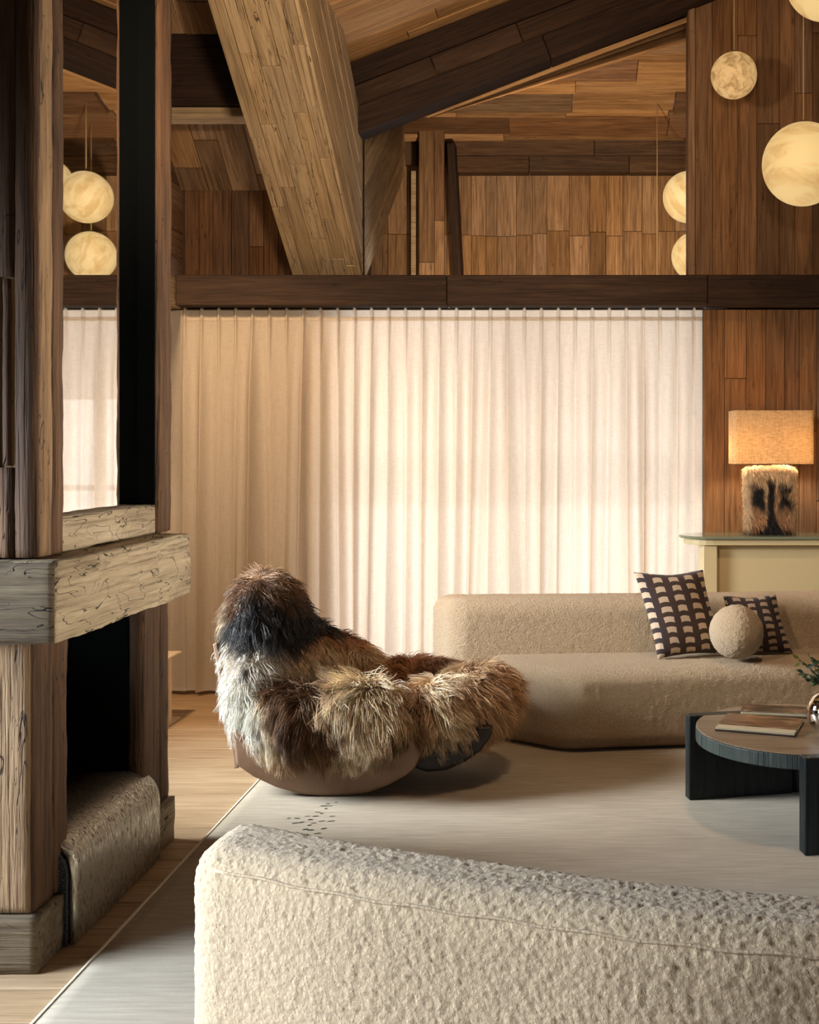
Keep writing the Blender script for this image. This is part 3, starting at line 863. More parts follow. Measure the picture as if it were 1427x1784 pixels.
# ================================================================== COFFEE TABLE and what stands on it
M['tabletop'] = wood('grey_stained_oak_top', srgb(92, 76, 60), srgb(124, 106, 86), srgb(150, 132, 110), var=0.1, crack=0.0, rough=0.38, bump=0.08, knots=False)
M['blackwood'] = wood('black_stained_oak', srgb(14, 18, 19), srgb(26, 32, 33), srgb(44, 50, 50), var=0.1, crack=0.0, rough=0.4, bump=0.25, axis='Z', knots=False)
M['blackedge'] = wood('black_oak_edge', srgb(34, 40, 38), srgb(62, 70, 66), srgb(92, 98, 92), var=0.1, crack=0.0, rough=0.45, bump=0.4, axis='Z', knots=False)
TX, TY, TR_ = 0.962, 4.684, 0.426
def coffee_table():
    t = empty('coffee_table', (TX, TY, 0.015))
    pts = [(TX+TR_*1.0*math.cos(2*math.pi*k/96), TY+TR_*math.sin(2*math.pi*k/96)) for k in range(96)]
    prism('tabletop', pts, 0.366, 0.372, M['tabletop'], t, 0.002, 1, False)
    prism('tabletop_edge', [(TX+(x-TX)*1.004, TY+(y-TY)*1.004) for x, y in pts], 0.312, 0.3655, M['blackedge'], t, 0.004, 2, False)
    def slab(pa, pb, th, z1):
        a, b_ = Vector((*pa, 0.015)), Vector((*pb, 0.015)); L = (b_-a)
        nn = Vector((-L.y, L.x, 0)).normalized()
        return board('leg', a-nn*th/2, L, nn, Z, L.length, th, z1-0.015, M['blackwood'], t, 0.004)
    slab((0.520, 4.90), (0.98, 5.00), 0.055, 0.373)
    slab((0.872, 4.232), (1.33, 4.30), 0.06, 0.373)
    slab((0.93, 5.06), (1.36, 4.86), 0.055, 0.311)
    return t
tag(coffee_table(), 'low round dark oak coffee table with thick black slab legs', 'table')

def page_mat(name, seed, c0, c1, c2):
    m, nt, b = newmat(name); n = N(nt); tc = n.add('ShaderNodeTexCoord')
    v = n.vmath('ADD', tc.outputs['Object'], (seed, seed*2, 0))
    f = n.noise(n.vmath('MULTIPLY', v, (9, 16, 1)), 1.0, 5, 0.6, 0.6)
    n.link(n.ramp(f, [(0.38, c0), (0.52, c1), (0.68, c2)]), b.inputs['Base Color']); b.inputs['Roughness'].default_value = 0.3
    return m
M['paper'] = plain('page_edges', srgb(176, 162, 132), 0.7)
def book(name, corner, u, w, l, d, th, pm, open_):
    u, w = Vector(u).normalized(), Vector(w).normalized(); c = Vector(corner)
    t = empty(name, c+u*l/2+w*d/2)
    cov = plain(name+'_cover', srgb(40, 28, 22), 0.4)
    board('cover', c-u*.004-w*.004, u, w, Z, l+.008, d+.008, 0.004, cov, t, 0.001)
    board('pages', c+Z*0.0042, u, w, Z, l, d, th, M['paper'], t, 0.002)
    board('printed_page' if open_ else 'front_cover', c+Z*(0.0044+th)+w*(0.05 if open_ else 0), u, w, Z, l, d-(0.05 if open_ else 0), 0.003, pm, t, 0.001)
    return t
u1 = Vector((0.313, -0.11, 0)); w1 = Vector((0.11, 0.25, 0))
tag(book('magazine', (0.606, 4.622, 0.3732), u1, Vector((0.11, 0.313, 0)), 0.315, 0.245, 0.011, page_mat('brown_photo_page', 3.1, srgb(58, 36, 24), srgb(104, 70, 46), srgb(150, 112, 78)), True),
    'open book with a brown photograph and a pale page edge, front of the table', 'book')
tag(book('magazine', (0.748, 4.885, 0.3732), Vector((0.313, -0.06, 0)), Vector((0.06, 0.313, 0)), 0.28, 0.135, 0.012, page_mat('dark_photo_cover', 8.4, srgb(26, 17, 14), srgb(50, 31, 24), srgb(150, 112, 84)), False),
    'dark glossy book lying behind the open one', 'book')

def vase():
    c = Vector((1.043, 4.555, 0.3732)); r = 0.086
    t = empty('vase', c)
    prof = [(0.0, 0.0), (0.03, 0.0), (0.034, 0.004)]
    for k in range(4, 33):
        a = -math.pi/2+math.pi*k/36
        prof.append((r*math.cos(a), r+r*math.sin(a)+0.002))
    prof += [(0.031, r*2-.003), (0.033, r*2+0.008), (0.029, r*2+0.009), (0.025, r*2-.006)]
    prof = [p_ for p_ in prof if True]
    m = plain('polished_silver', (0.80, 0.77, 0.70), 0.05, 1.0)
    lathe('vase_body', prof, m, t, 56, Matrix.Translation(c))
    return t
tag(vase(), 'polished silver ball vase on the coffee table, at the picture edge', 'vase')
def sprig():
    base = Vector((1.043, 4.555, 0.545)); t = empty('leafy_sprig', base)
    lm = []
    for i, (ca, cb) in enumerate(((srgb(30, 50, 28), srgb(62, 82, 44)), (srgb(78, 84, 30), srgb(120, 116, 48)))):
        m, nt, b = newmat('leaf_green' if i == 0 else 'leaf_olive'); n = N(nt); oi = n.add('ShaderNodeObjectInfo')
        n.link(n.mix(oi.outputs['Random'], ca, cb), b.inputs['Base Color']); b.inputs['Roughness'].default_value = 0.4; lm.append(m)
    stem = plain('stem_brown', srgb(72, 56, 34), 0.7); bud = plain('bud_red', srgb(92, 40, 26), 0.5)
    rr = random.Random(5)
    # one leaf mesh, lobed and folded along its midrib
    vs = [(0, 0, 0), (.25, .16, .05), (.5, .24, .07), (.62, .17, .05), (.8, .15, .03), (1, 0, -.06), (.8, -.15, .03), (.62, -.17, .05), (.5, -.24, .07), (.25, -.16, .05), (.5, 0, 0), (.25, 0, .0), (.8, 0, -.02)]
    fs = [(0, 11, 1), (1, 11, 10, 2), (2, 10, 12, 3), (3, 12, 4), (4, 12, 5), (0, 9, 11), (9, 8, 10, 11), (8, 7, 12, 10), (7, 6, 12), (6, 5, 12)]
    lme = bpy.data.meshes.new('leaf'); lme.from_pydata(vs, [], fs); lme.update(); lme.materials.append(lm[0])
    lme2 = lme.copy(); lme2.materials.clear(); lme2.materials.append(lm[1])
    tips = [P(1392, 1148, 4.50), P(1414, 1150, 4.53), P(1424, 1160, 4.56), P(1440, 1140, 4.6), P(1460, 1160, 4.55), P(1400, 1172, 4.52), P(1452, 1180, 4.45), P(1412, 1186, 4.50), P(1424, 1176, 4.60)]
    for ti, tip in enumerate(tips):
        mid = (base+tip)/2+Vector((rr.uniform(-.01, .01), 0, 0.012))
        pts = [base-Z*0.06, base, mid, tip]
        tube('stem', pts, [0.0022, 0.002, 0.0016, 0.001], stem, t, 6)
        for k in range(13 if ti not in (0, 1) else (6 if ti == 0 else 4)):
            f = rr.uniform(0.35, 1.0) if k else 1.0
            p0 = base.lerp(mid, f*2) if f < .5 else mid.lerp(tip, f*2-1)
            dr = Vector((rr.uniform(-1, 1), rr.uniform(-1, 1), rr.uniform(-.5, .8))).normalized()
            if k == 0: dr = (tip-mid).normalized()
            sd_ = dr.cross(Vector((rr.uniform(-1, 1), rr.uniform(-1, 1), rr.uniform(.2, 1)))).normalized(); up = dr.cross(sd_)
            s = rr.uniform(0.030, 0.046)
            o = bpy.data.objects.new('leaf', lme2 if ti == 0 else lme)
            o.matrix_basis = Matrix.Translation(p0) @ frame(dr, sd_, up, Vector()) @ Matrix.Scale(s, 4)
            link(o, t)
        if ti in (1, 2):
            p, q = rbox_pts((0.004, 0.004, 0.005), 0.0039, 0.002)
            np_mesh('bud', p, q, bud, t, True, Matrix.Translation(tip))
    return t
tag(sprig(), 'dark green lobed leaves on thin stems standing in the silver vase', 'plant')

# ================================================================== CONSOLE AND TABLE LAMP
def console():
    t = empty('console_table', (1.4, 6.85, 0))
    cream = plain('cream_lacquer', srgb(206, 188, 144), 0.45)
    gl = plain('green_grey_glass_top', srgb(120, 126, 104), 0.12)
    def slabpoly(x0, x1, y0, y1):
        r = (y1-y0)/2; ps = [(x1, y0), (x1, y1)]
        for k in range(13):
            a = math.pi/2+math.pi*k/12
            ps.append((x0+r+r*0.98*math.cos(a), (y0+y1)/2+r*math.sin(a)))
        return ps
    prism('glass_top', slabpoly(0.672, 2.2, 6.66, 7.01), 0.984, 1.0, gl, t, 0.003, 2)
    prism('under_board', slabpoly(0.70, 2.2, 6.68, 7.0), 0.948, 0.9835, cream, t, 0.003, 2)
    bx('upright', (0.806, 6.70, 0.0), (0.888, 6.98, 0.947), cream, t, 0.004)
    bx('upright', (2.05, 6.70, 0.0), (2.13, 6.98, 0.947), cream, t, 0.004)
    bx('back_panel', (0.889, 6.74, 0.0), (2.049, 6.78, 0.947), cream, t, 0.002)
    return t
tag(console(), 'cream console with a rounded greenish glass top, behind the far sofa', 'console table')

FURS = []
def fur_mat(name='animal_fur'):
    m, nt, b = newmat(name); n = N(nt)
    at = n.add('ShaderNodeAttribute'); at.attribute_name = 'fur_color'
    n.link(at.outputs['Color'], b.inputs['Base Color']); b.inputs['Roughness'].default_value = 0.55
    b.inputs['Specular IOR Level'].default_value = 0.35
    return m
M['fur'] = fur_mat()

def sample_lobes(lobes, n, others=()):
    """points and normals on a union of ellipsoids (centre, radii, 3x3 rotation)"""
    areas = np.array([(r[0]*r[1]+r[1]*r[2]+r[0]*r[2]) for _, r, _ in lobes]); areas /= areas.sum()
    Ps, Ns = [], []
    for (c, r, rot), a in zip(lobes, areas):
        k = int(n*a*1.5); r = np.array(r)
        u = NR.normal(size=(k, 3)); u /= np.linalg.norm(u, axis=1, keepdims=True)
        wgt = np.linalg.norm(u/r, axis=1); wgt /= wgt.max()
        u = u[NR.random(k) < wgt]
        p = (u*r)@np.array(rot).T+np.array(c); nn = (u/r); nn /= np.linalg.norm(nn, axis=1, keepdims=True)
        nn = nn@np.array(rot).T
        keep = np.ones(len(p), bool)
        for (c2, r2, rot2) in list(lobes)+list(others):
            if c2 is c: continue
            l = ((p-np.array(c2))@np.array(rot2))/np.array(r2)
            keep &= (l**2).sum(1) > 0.96
        Ps.append(p[keep]); Ns.append(nn[keep])
    return np.concatenate(Ps), np.concatenate(Ns)

def vnoise(p, s, seed=0.0):
    return np.array([noise.noise(Vector(x)*s+Vector((seed, seed*.7, -seed))) for x in p])

def strands(name, parent, p, nn, length, colf, comb=(0, 0, -1), lift=0.5, radius=0.0008, clump=0.45, nclump=900, droop=1.0, npt=7, wig=0.15):
    k = len(p); comb = np.array(comb, float)
    cl = vnoise(p[:, :]*1.0, 7.0, 3.3)[:, None]
    L = length*NR.uniform(0.55, 1.3, k)*(1+0.25*cl[:, 0])
    g = np.broadcast_to(comb, (k, 3)).copy()
    sw = np.stack([vnoise(p, 5.0, 1.7), vnoise(p, 5.0, 9.2), vnoise(p, 5.0, 5.1)*0.6], 1)
    g = g+sw*0.9
    dn = (g*nn).sum(1, keepdims=True)
    tang = g-nn*np.minimum(dn, 0)              # never comb into the body
    tang /= np.linalg.norm(tang, axis=1, keepdims=True)+1e-6
    d0 = nn*lift+tang*0.6+NR.normal(size=(k, 3))*wig; d0 /= np.linalg.norm(d0, axis=1, keepdims=True)
    d1 = tang+nn*0.16+NR.normal(size=(k, 3))*wig*1.2; d1[:, 2] -= 0.35*droop
    into = (d1*nn).sum(1, keepdims=True); d1 = d1-nn*np.minimum(into-0.02, 0)
    d1 /= np.linalg.norm(d1, axis=1, keepdims=True)
    pos = np.zeros((k, npt, 3)); pos[:, 0] = p
    for i in range(1, npt):
        f = (i-0.5)/(npt-1); f = f**0.7
        d = d0*(1-f)+d1*f; d /= np.linalg.norm(d, axis=1, keepdims=True)
        pos[:, i] = pos[:, i-1]+d*(L/(npt-1))[:, None]
    if clump > 0 and k > nclump:
        ci = NR.choice(k, nclump, replace=False); near = np.zeros(k, int)
        for a in range(0, k, 4000):
            dd = ((p[a:a+4000, None, :]-p[ci][None])**2).sum(2); near[a:a+4000] = dd.argmin(1)
        gidx = ci[near]
        off = pos[gidx]-p[gidx][:, None]+p[gidx][:, None]
        wts = (np.arange(npt)/(npt-1))**1.6*clump
        pos = pos*(1-wts[None, :, None])+off*wts[None, :, None]
    col = np.clip(colf(p)*(NR.uniform(0.5, 1.25, k)*(1+0.25*cl[:, 0])*np.where(NR.random(k) < 0.14, 1.7, 1.0))[:, None], 0, 0.9)
    hc = bpy.data.hair_curves.new(name); hc.add_curves([npt]*k)
    o = bpy.data.objects.new(name, hc)
    link(o, parent)
    base = ROOTM[parent.name].translation if parent is not None else Vector()
    o.matrix_basis = Matrix.Identity(4)
    hc.attributes['position'].data.foreach_set('vector', (pos-np.array(base)).astype(np.float32).ravel())
    ra = hc.attributes.get('radius') or hc.attributes.new('radius', 'FLOAT', 'POINT')
    prof = radius*np.interp(np.arange(npt)/(npt-1), [0, 0.5, 1], [1, 0.85, 0.12])
    ra.data.foreach_set('value', np.tile(prof, k).astype(np.float32))
    ca = hc.attributes.new('fur_color', 'FLOAT_COLOR', 'CURVE')
    ca.data.foreach_set('color', np.concatenate([col, np.ones((k, 1))], 1).astype(np.float32).ravel())
    hc.materials.append(M['fur'])
    return o

def lobe_mesh(name, lobes, colf, parent):
    P_, Q_ = [], []; base = 0
    for (c, r, rot) in lobes:
        u, q = rbox_pts((1, 1, 1), 0.9999, 0.12)
        P_.append((u*np.array(r))@np.array(rot).T+np.array(c)); Q_.append(q+base); base += len(u)
    p = np.concatenate(P_)
    o = np_mesh(name, p, np.concatenate(Q_), M['fur'], parent, True)
    ca = o.data.color_attributes.new('fur_color', 'FLOAT_COLOR', 'POINT')
    ca.data.foreach_set('color', np.concatenate([colf(p)*0.8, np.ones((len(p), 1))], 1).astype(np.float32).ravel())
    return o

ID3 = np.eye(3)
def rotY(deg):
    a = math.radians(deg); return np.array([[math.cos(a), 0, math.sin(a)], [0, 1, 0], [-math.sin(a), 0, math.cos(a)]])
def rotZ(deg):
    a = math.radians(deg); return np.array([[math.cos(a), -math.sin(a), 0], [math.sin(a), math.cos(a), 0], [0, 0, 1]])

def blend(p, stops, val):
    """piecewise colour ramp over val"""
    xs = [s for s, _ in stops]; cs = np.array([c for _, c in stops])
    return np.stack([np.interp(val, xs, cs[:, i]) for i in range(3)], 1)
BLACK, DBROWN, BROWN, RUST, TAN, BEIGE, WHITE = (srgb(32, 31, 32), srgb(90, 64, 46), srgb(128, 95, 66), srgb(178, 130, 92), srgb(198, 160, 120), srgb(222, 198, 164), srgb(232, 228, 214))

def table_lamp():
    c = Vector((1.223, 6.84, 1.0)); t = empty('table_lamp', c)
    # fur covered body
    p, q = rbox_pts((0.148, 0.055, 0.20), 0.04, 0.02)
    ctr = np.array(c)+np.array((-.005, 0, 0.203))
    def colf(w):
        x = (w[:, 0]-ctr[0])/0.15; z = (w[:, 2]-1.0)/0.42
        n1 = vnoise(w, 18, 2.0)*0.16
        ax = np.abs(x)
        base = blend(w, [(0, DBROWN), (0.12, RUST), (0.5, TAN), (1, BEIGE)], z+n1*0.5)
        edge = blend(w, [(0, TAN), (1, BEIGE)], z)
        base = np.where((ax > 0.78)[:, None], edge, base)
        stripe = np.clip((0.20+0.5*np.clip(0.22-z, 0, 1)*4 - ax+n1*0.6)*9, 0, 1)*np.clip((0.86-z+n1)*6, 0, 1)
        patch = np.clip((0.30-np.abs(ax-0.56)+n1)*9, 0, 1)*np.clip((0.20-np.abs(z-0.52)+n1*.6)*12, 0, 1)
        low = np.clip((0.10-z+n1*.3)*14, 0, 1)
        k = np.clip(np.maximum(np.maximum(stripe, patch), low), 0, 1)[:, None]
        return base*(1-k)+np.array(BLACK)*k
    o = np_mesh('lamp_body', p+ctr, q, M['fur'], t, True)
    ca = o.data.color_attributes.new('fur_color', 'FLOAT_COLOR', 'POINT')
    ca.data.foreach_set('color', np.concatenate([colf(p+ctr)*0.8, np.ones((len(p), 1))], 1).astype(np.float32).ravel())
    # surface samples
    k = 9000; fi = NR.integers(0, len(q), k); w = NR.random((k, 2))
    a, b_, d_ = p[q[fi, 0]], p[q[fi, 1]], p[q[fi, 3]]
    pp = a+(b_-a)*w[:, :1]+(d_-a)*w[:, 1:]
    inn = np.clip(pp, [-.108, -.015, -.16], [.108, .015, .16]); nn = pp-inn; nn /= np.linalg.norm(nn, axis=1, keepdims=True)+1e-6
    f = strands('fur', t, pp+ctr, nn, 0.034, colf, (0, 0, -1), 0.45, 0.0009, 0.4, 700, 0.8, 5)
    f['kind'] = 'stuff'
    # shade: open rounded box of lit linen
    m, nt, b = newmat('lit_linen_shade'); n = N(nt); out = nt.nodes['Material Output']
    tc = n.add('ShaderNodeTexCoord')
    w1_ = n.noise(n.vmath('MULTIPLY', tc.outputs['Object'], (30, 30, 340)), 1.0, 3, 0.7)
    w2_ = n.noise(n.vmath('MULTIPLY', tc.outputs['Object'], (340, 340, 24)), 1.0, 3, 0.7)
    wv = n.math('MULTIPLY_ADD', w1_, 0.6, n.math('MULTIPLY', w2_, 0.4))
    col = n.ramp(wv, [(0.36, srgb(176, 146, 104)), (0.52, srgb(222, 196, 152)), (0.66, srgb(240, 222, 186))])
    df, tl, ms = n.add('ShaderNodeBsdfDiffuse'), n.add('ShaderNodeBsdfTranslucent'), n.add('ShaderNodeMixShader')
    n.link(col, df.inputs[0]); n.link(col, tl.inputs[0]); ms.inputs[0].default_value = 0.36
    n.link(df.outputs[0], ms.inputs[1]); n.link(tl.outputs[0], ms.inputs[2]); n.link(ms.outputs[0], out.inputs[0])
    hx, hy, r = 0.238, 0.115, 0.03
    ring = []
    for (sx, sy, a0) in ((1, 1, 0), (-1, 1, 90), (-1, -1, 180), (1, -1, 270)):
        for k in range(7):
            an = math.radians(a0+15*k); ring.append((sx*(hx-r)+r*math.cos(an), sy*(hy-r)+r*math.sin(an)))
    z0, z1 = 1.421-1.0, 1.736-1.0; nR = len(ring); vs, fs = [], []
    zz = [z0, z0+.004]+list(np.linspace(z0+.02, z1-.02, 5))+[z1-.004, z1]
    for off in (0, -0.004):
        for z in zz:
            for (x, y) in ring:
                l = math.hypot(x, y); vs.append((c.x+x*(1+off/l), c.y+y*(1+off/l), c.z+z))
    nz = len(zz)
    for j in range(nz-1):
        for i in range(nR):
            i2 = (i+1) % nR
            fs.append((j*nR+i, j*nR+i2, (j+1)*nR+i2, (j+1)*nR+i))
            o_ = nz*nR; fs.append((o_+j*nR+i2, o_+j*nR+i, o_+(j+1)*nR+i, o_+(j+1)*nR+i2))
    for i in range(nR):
        i2 = (i+1) % nR; o_ = nz*nR
        fs.append((i2, i, o_+i, o_+i2)); tz = (nz-1)*nR
        fs.append((tz+i, tz+i2, o_+tz+i2, o_+tz+i))
    mesh_obj('lamp_shade', vs, fs, m, t, True)
    tube('lamp_stem', [c+Z*0.40, c+Z*0.52], 0.008, M['frame'], t)
    bm_ = emis('warm_bulb', (1.0, 0.62, 0.3), 4.0)
    for dx in (-0.165, 0.165):
        lathe('bulb', [(0.001, 0.55), (0.012, 0.555), (0.022, 0.575), (0.025, 0.595), (0.02, 0.612), (0.009, 0.622), (0.001, 0.623)], bm_, t, 20, Matrix.Translation(c+Vector((dx, 0.03, 0))))
        tube('bulb_arm', [c+Z*0.515, c+Vector((dx, 0.03, 0.60+0.0)), c+Vector((dx, 0.03, 0.625))], 0.005, M['frame'], t)
        d = bpy.data.lights.new('lamp_light', 'POINT'); d.energy = 6.0; d.color = (1.0, 0.78, 0.54); d.shadow_soft_size = 0.03
        lo_ = bpy.data.objects.new('lamp_light', d); COL.objects.link(lo_); lo_.location = c+Vector((dx, 0.03, 0.515))
    return t

def emis(name, col, st):
    m, nt, b = newmat(name)
    b.inputs['Base Color'].default_value = (*col, 1); b.inputs['Emission Color'].default_value = (*col, 1); b.inputs['Emission Strength'].default_value = st
    return m
tag(table_lamp(), 'table lamp with a lit linen shade on a fur covered body', 'lamp')

# ================================================================== PENDANT GLOBES
def globe_mat(name, c0, c1, scale, dist, stren):
    m, nt, b = newmat(name); n = N(nt); tc = n.add('ShaderNodeTexCoord'); oi = n.add('ShaderNodeObjectInfo')
    off = n.add('ShaderNodeCombineXYZ')
    for i in range(3): n.link(n.math('MULTIPLY', oi.outputs['Random'], 17.0+9*i), off.inputs[i])
    v = n.vmath('ADD', n.vmath('MULTIPLY', tc.outputs['Object'], scale), off.outputs[0])
    f = n.noise(v, 1.0, 4, 0.55, dist)
    col = n.ramp(f, [(0.36, c0), (0.58, c1)])
    n.link(col, b.inputs['Emission Color']); b.inputs['Emission Strength'].default_value = stren
    n.link(n.mix(1.0, col, (0.45, 0.45, 0.45), 'MULTIPLY'), b.inputs['Base Color']); b.inputs['Roughness'].default_value = 0.6
    return m
G1 = globe_mat('mottled_alabaster', srgb(190, 148, 92), srgb(248, 204, 138), (22, 22, 22), 0.8, 0.55)
G2 = globe_mat('banded_alabaster', srgb(226, 180, 112), srgb(255, 222, 154), (3, 3, 12), 0.6, 0.60)
G3 = globe_mat('veined_alabaster', srgb(228, 190, 124), srgb(252, 222, 160), (14, 14, 5), 0.5, 0.62)
M['cord'] = plain('pale_cord', srgb(196, 170, 132), 0.6)
def pendant(c, r, ztop, mat, light, label):
    c = Vector(c); t = empty('pendant_light', c)
    p, q = rbox_pts((r, r, r), r*0.9999, r/12)
    sc = 1+0.012*np.sin(p[:, 2:3]/r*2)
    np_mesh('globe', p*sc, q, mat, t, True, Matrix.Translation(c) @ Matrix.Rotation(R.uniform(-.5, .5), 4, 'X') @ Matrix.Rotation(R.uniform(-.6, .6), 4, 'Y'))
    lathe('cap', [(0.001, r*1.05), (0.02, r*1.05), (0.024, r*0.99), (0.024, r*0.95)], M['frame'], t, 20, Matrix.Translation(c))
    tube('cord', [c+Z*r*1.04, Vector((c.x, c.y, ztop))], 0.0028 if c.y < 8 else 0.004, M['cord'], t, 6)
    if light:
        d = bpy.data.lights.new('globe_light', 'POINT'); d.energy = light; d.color = (1.0, 0.70, 0.40); d.shadow_soft_size = r*1.0
        o = bpy.data.objects.new('globe_light', d); COL.objects.link(o); o.location = c-Z*(r*2.2)
    return tag(t, label, 'lamp', 'alabaster globe pendants')
pendant(P(1279, 132, 6.6), 0.132, roofz(0.97), G1, 0, 'small mottled alabaster globe pendant before the plank wall')
pendant(P(1400, 287, 6.2), 0.223, roofz(1.29)-.01, G2, 0, 'large banded alabaster globe pendant, lower right')
pendant(P(1441, -36, 5.8), 0.205, roofz(1.32)-.01, G2, 0, 'globe pendant cut off by the top right corner')
pendant(P(1200, 344, 10.4), 0.232, 4.71, G3, 0, 'upper half hidden globe in the loft opening')
pendant(P(1213, 447, 10.78), 0.230, 4.66, G3, 0, 'lower half hidden globe just above the dark beam')
pendant((1.60, 10.75, 4.02), 0.2, 4.62, G3, 0, 'loft globe glimpsed only at the mirror edge above the fireplace')
pendant(P(1145, 575, 10.5), 0.17, 4.68, G3, 0, 'loft globe below the beam line of which only the thin cord shows')

# warm spots with made-up housings, out of view, added as fill light
def spot(loc, target, power, angle, label, blend_=0.8, stem=None, col=(1.0, 0.76, 0.52)):
    loc = Vector(loc); t = empty('fill_spotlight', loc)
    dr = (Vector(target)-loc).normalized()
    a = dr.cross(X).normalized(); b = dr.cross(a)
    mt = frame(a, b, dr, loc)
    lathe('housing', [(0.001, -0.10), (0.035, -0.10), (0.038, -0.09), (0.04, 0.0), (0.034, 0.0), (0.03, -0.03), (0.001, -0.035)], M['frame'], t, 20, mt)
    if stem: tube('stem', [loc-dr*0.09, Vector((loc.x-dr.x*0.09, loc.y-dr.y*0.09, stem))], 0.008, M['frame'], t, 8)
    d = bpy.data.lights.new('fill_spot_light', 'SPOT'); d.energy = power; d.color = col; d.spot_size = math.radians(angle); d.spot_blend = blend_; d.shadow_soft_size = 0.12
    o = bpy.data.objects.new('fill_spot_light', d); COL.objects.link(o); o.location = loc+dr*0.02
    o.rotation_euler = dr.to_track_quat('-Z', 'Y').to_euler()
    return tag(t, label, 'lamp', 'added fill spotlights')
spot((-0.6, 2.84, 2.79), (-1.45, 6.8, 3.0), 290, 70, 'added bronze fill spotlight aimed at the pale sloping brace')
spot((-1.1, 2.84, 2.79), (1.35, 7.0, 2.3), 190, 75, 'added bronze fill spotlight aimed at the plank wall with the pendants')
spot((0.5, 2.86, 2.79), (0.2, 6.6, 4.5), 125, 80, 'added bronze fill spotlight aimed up at the honey ceiling boards')
spot((-2.3, 4.9, 3.3), (-1.9, 7.0, 1.0), 330, 75, 'added bronze fill spotlight washing the left end of the curtain', stem=4.95, col=(1.0, 0.68, 0.40))
spot((0.9, 4.2, 4.3), (0.9, 5.9, 0.3), 170, 80, 'added bronze fill spotlight aimed down at the far sofa', stem=4.73, col=(1.0, 0.68, 0.42))
spot((-0.3, 8.0, 2.55), (0.3, 11.2, 3.9), 330, 110, 'added bronze fill uplight on the loft floor behind the dark beam')  # invented uplight hidden by the beam, added to brighten the loft boards
spot((-1.95, 7.3, 2.48), (-2.1, 7.35, 3.4), 7, 110, 'added bronze fill uplight tucked in the niche left of the brace')  # invented uplight, added to brighten the niche soffit

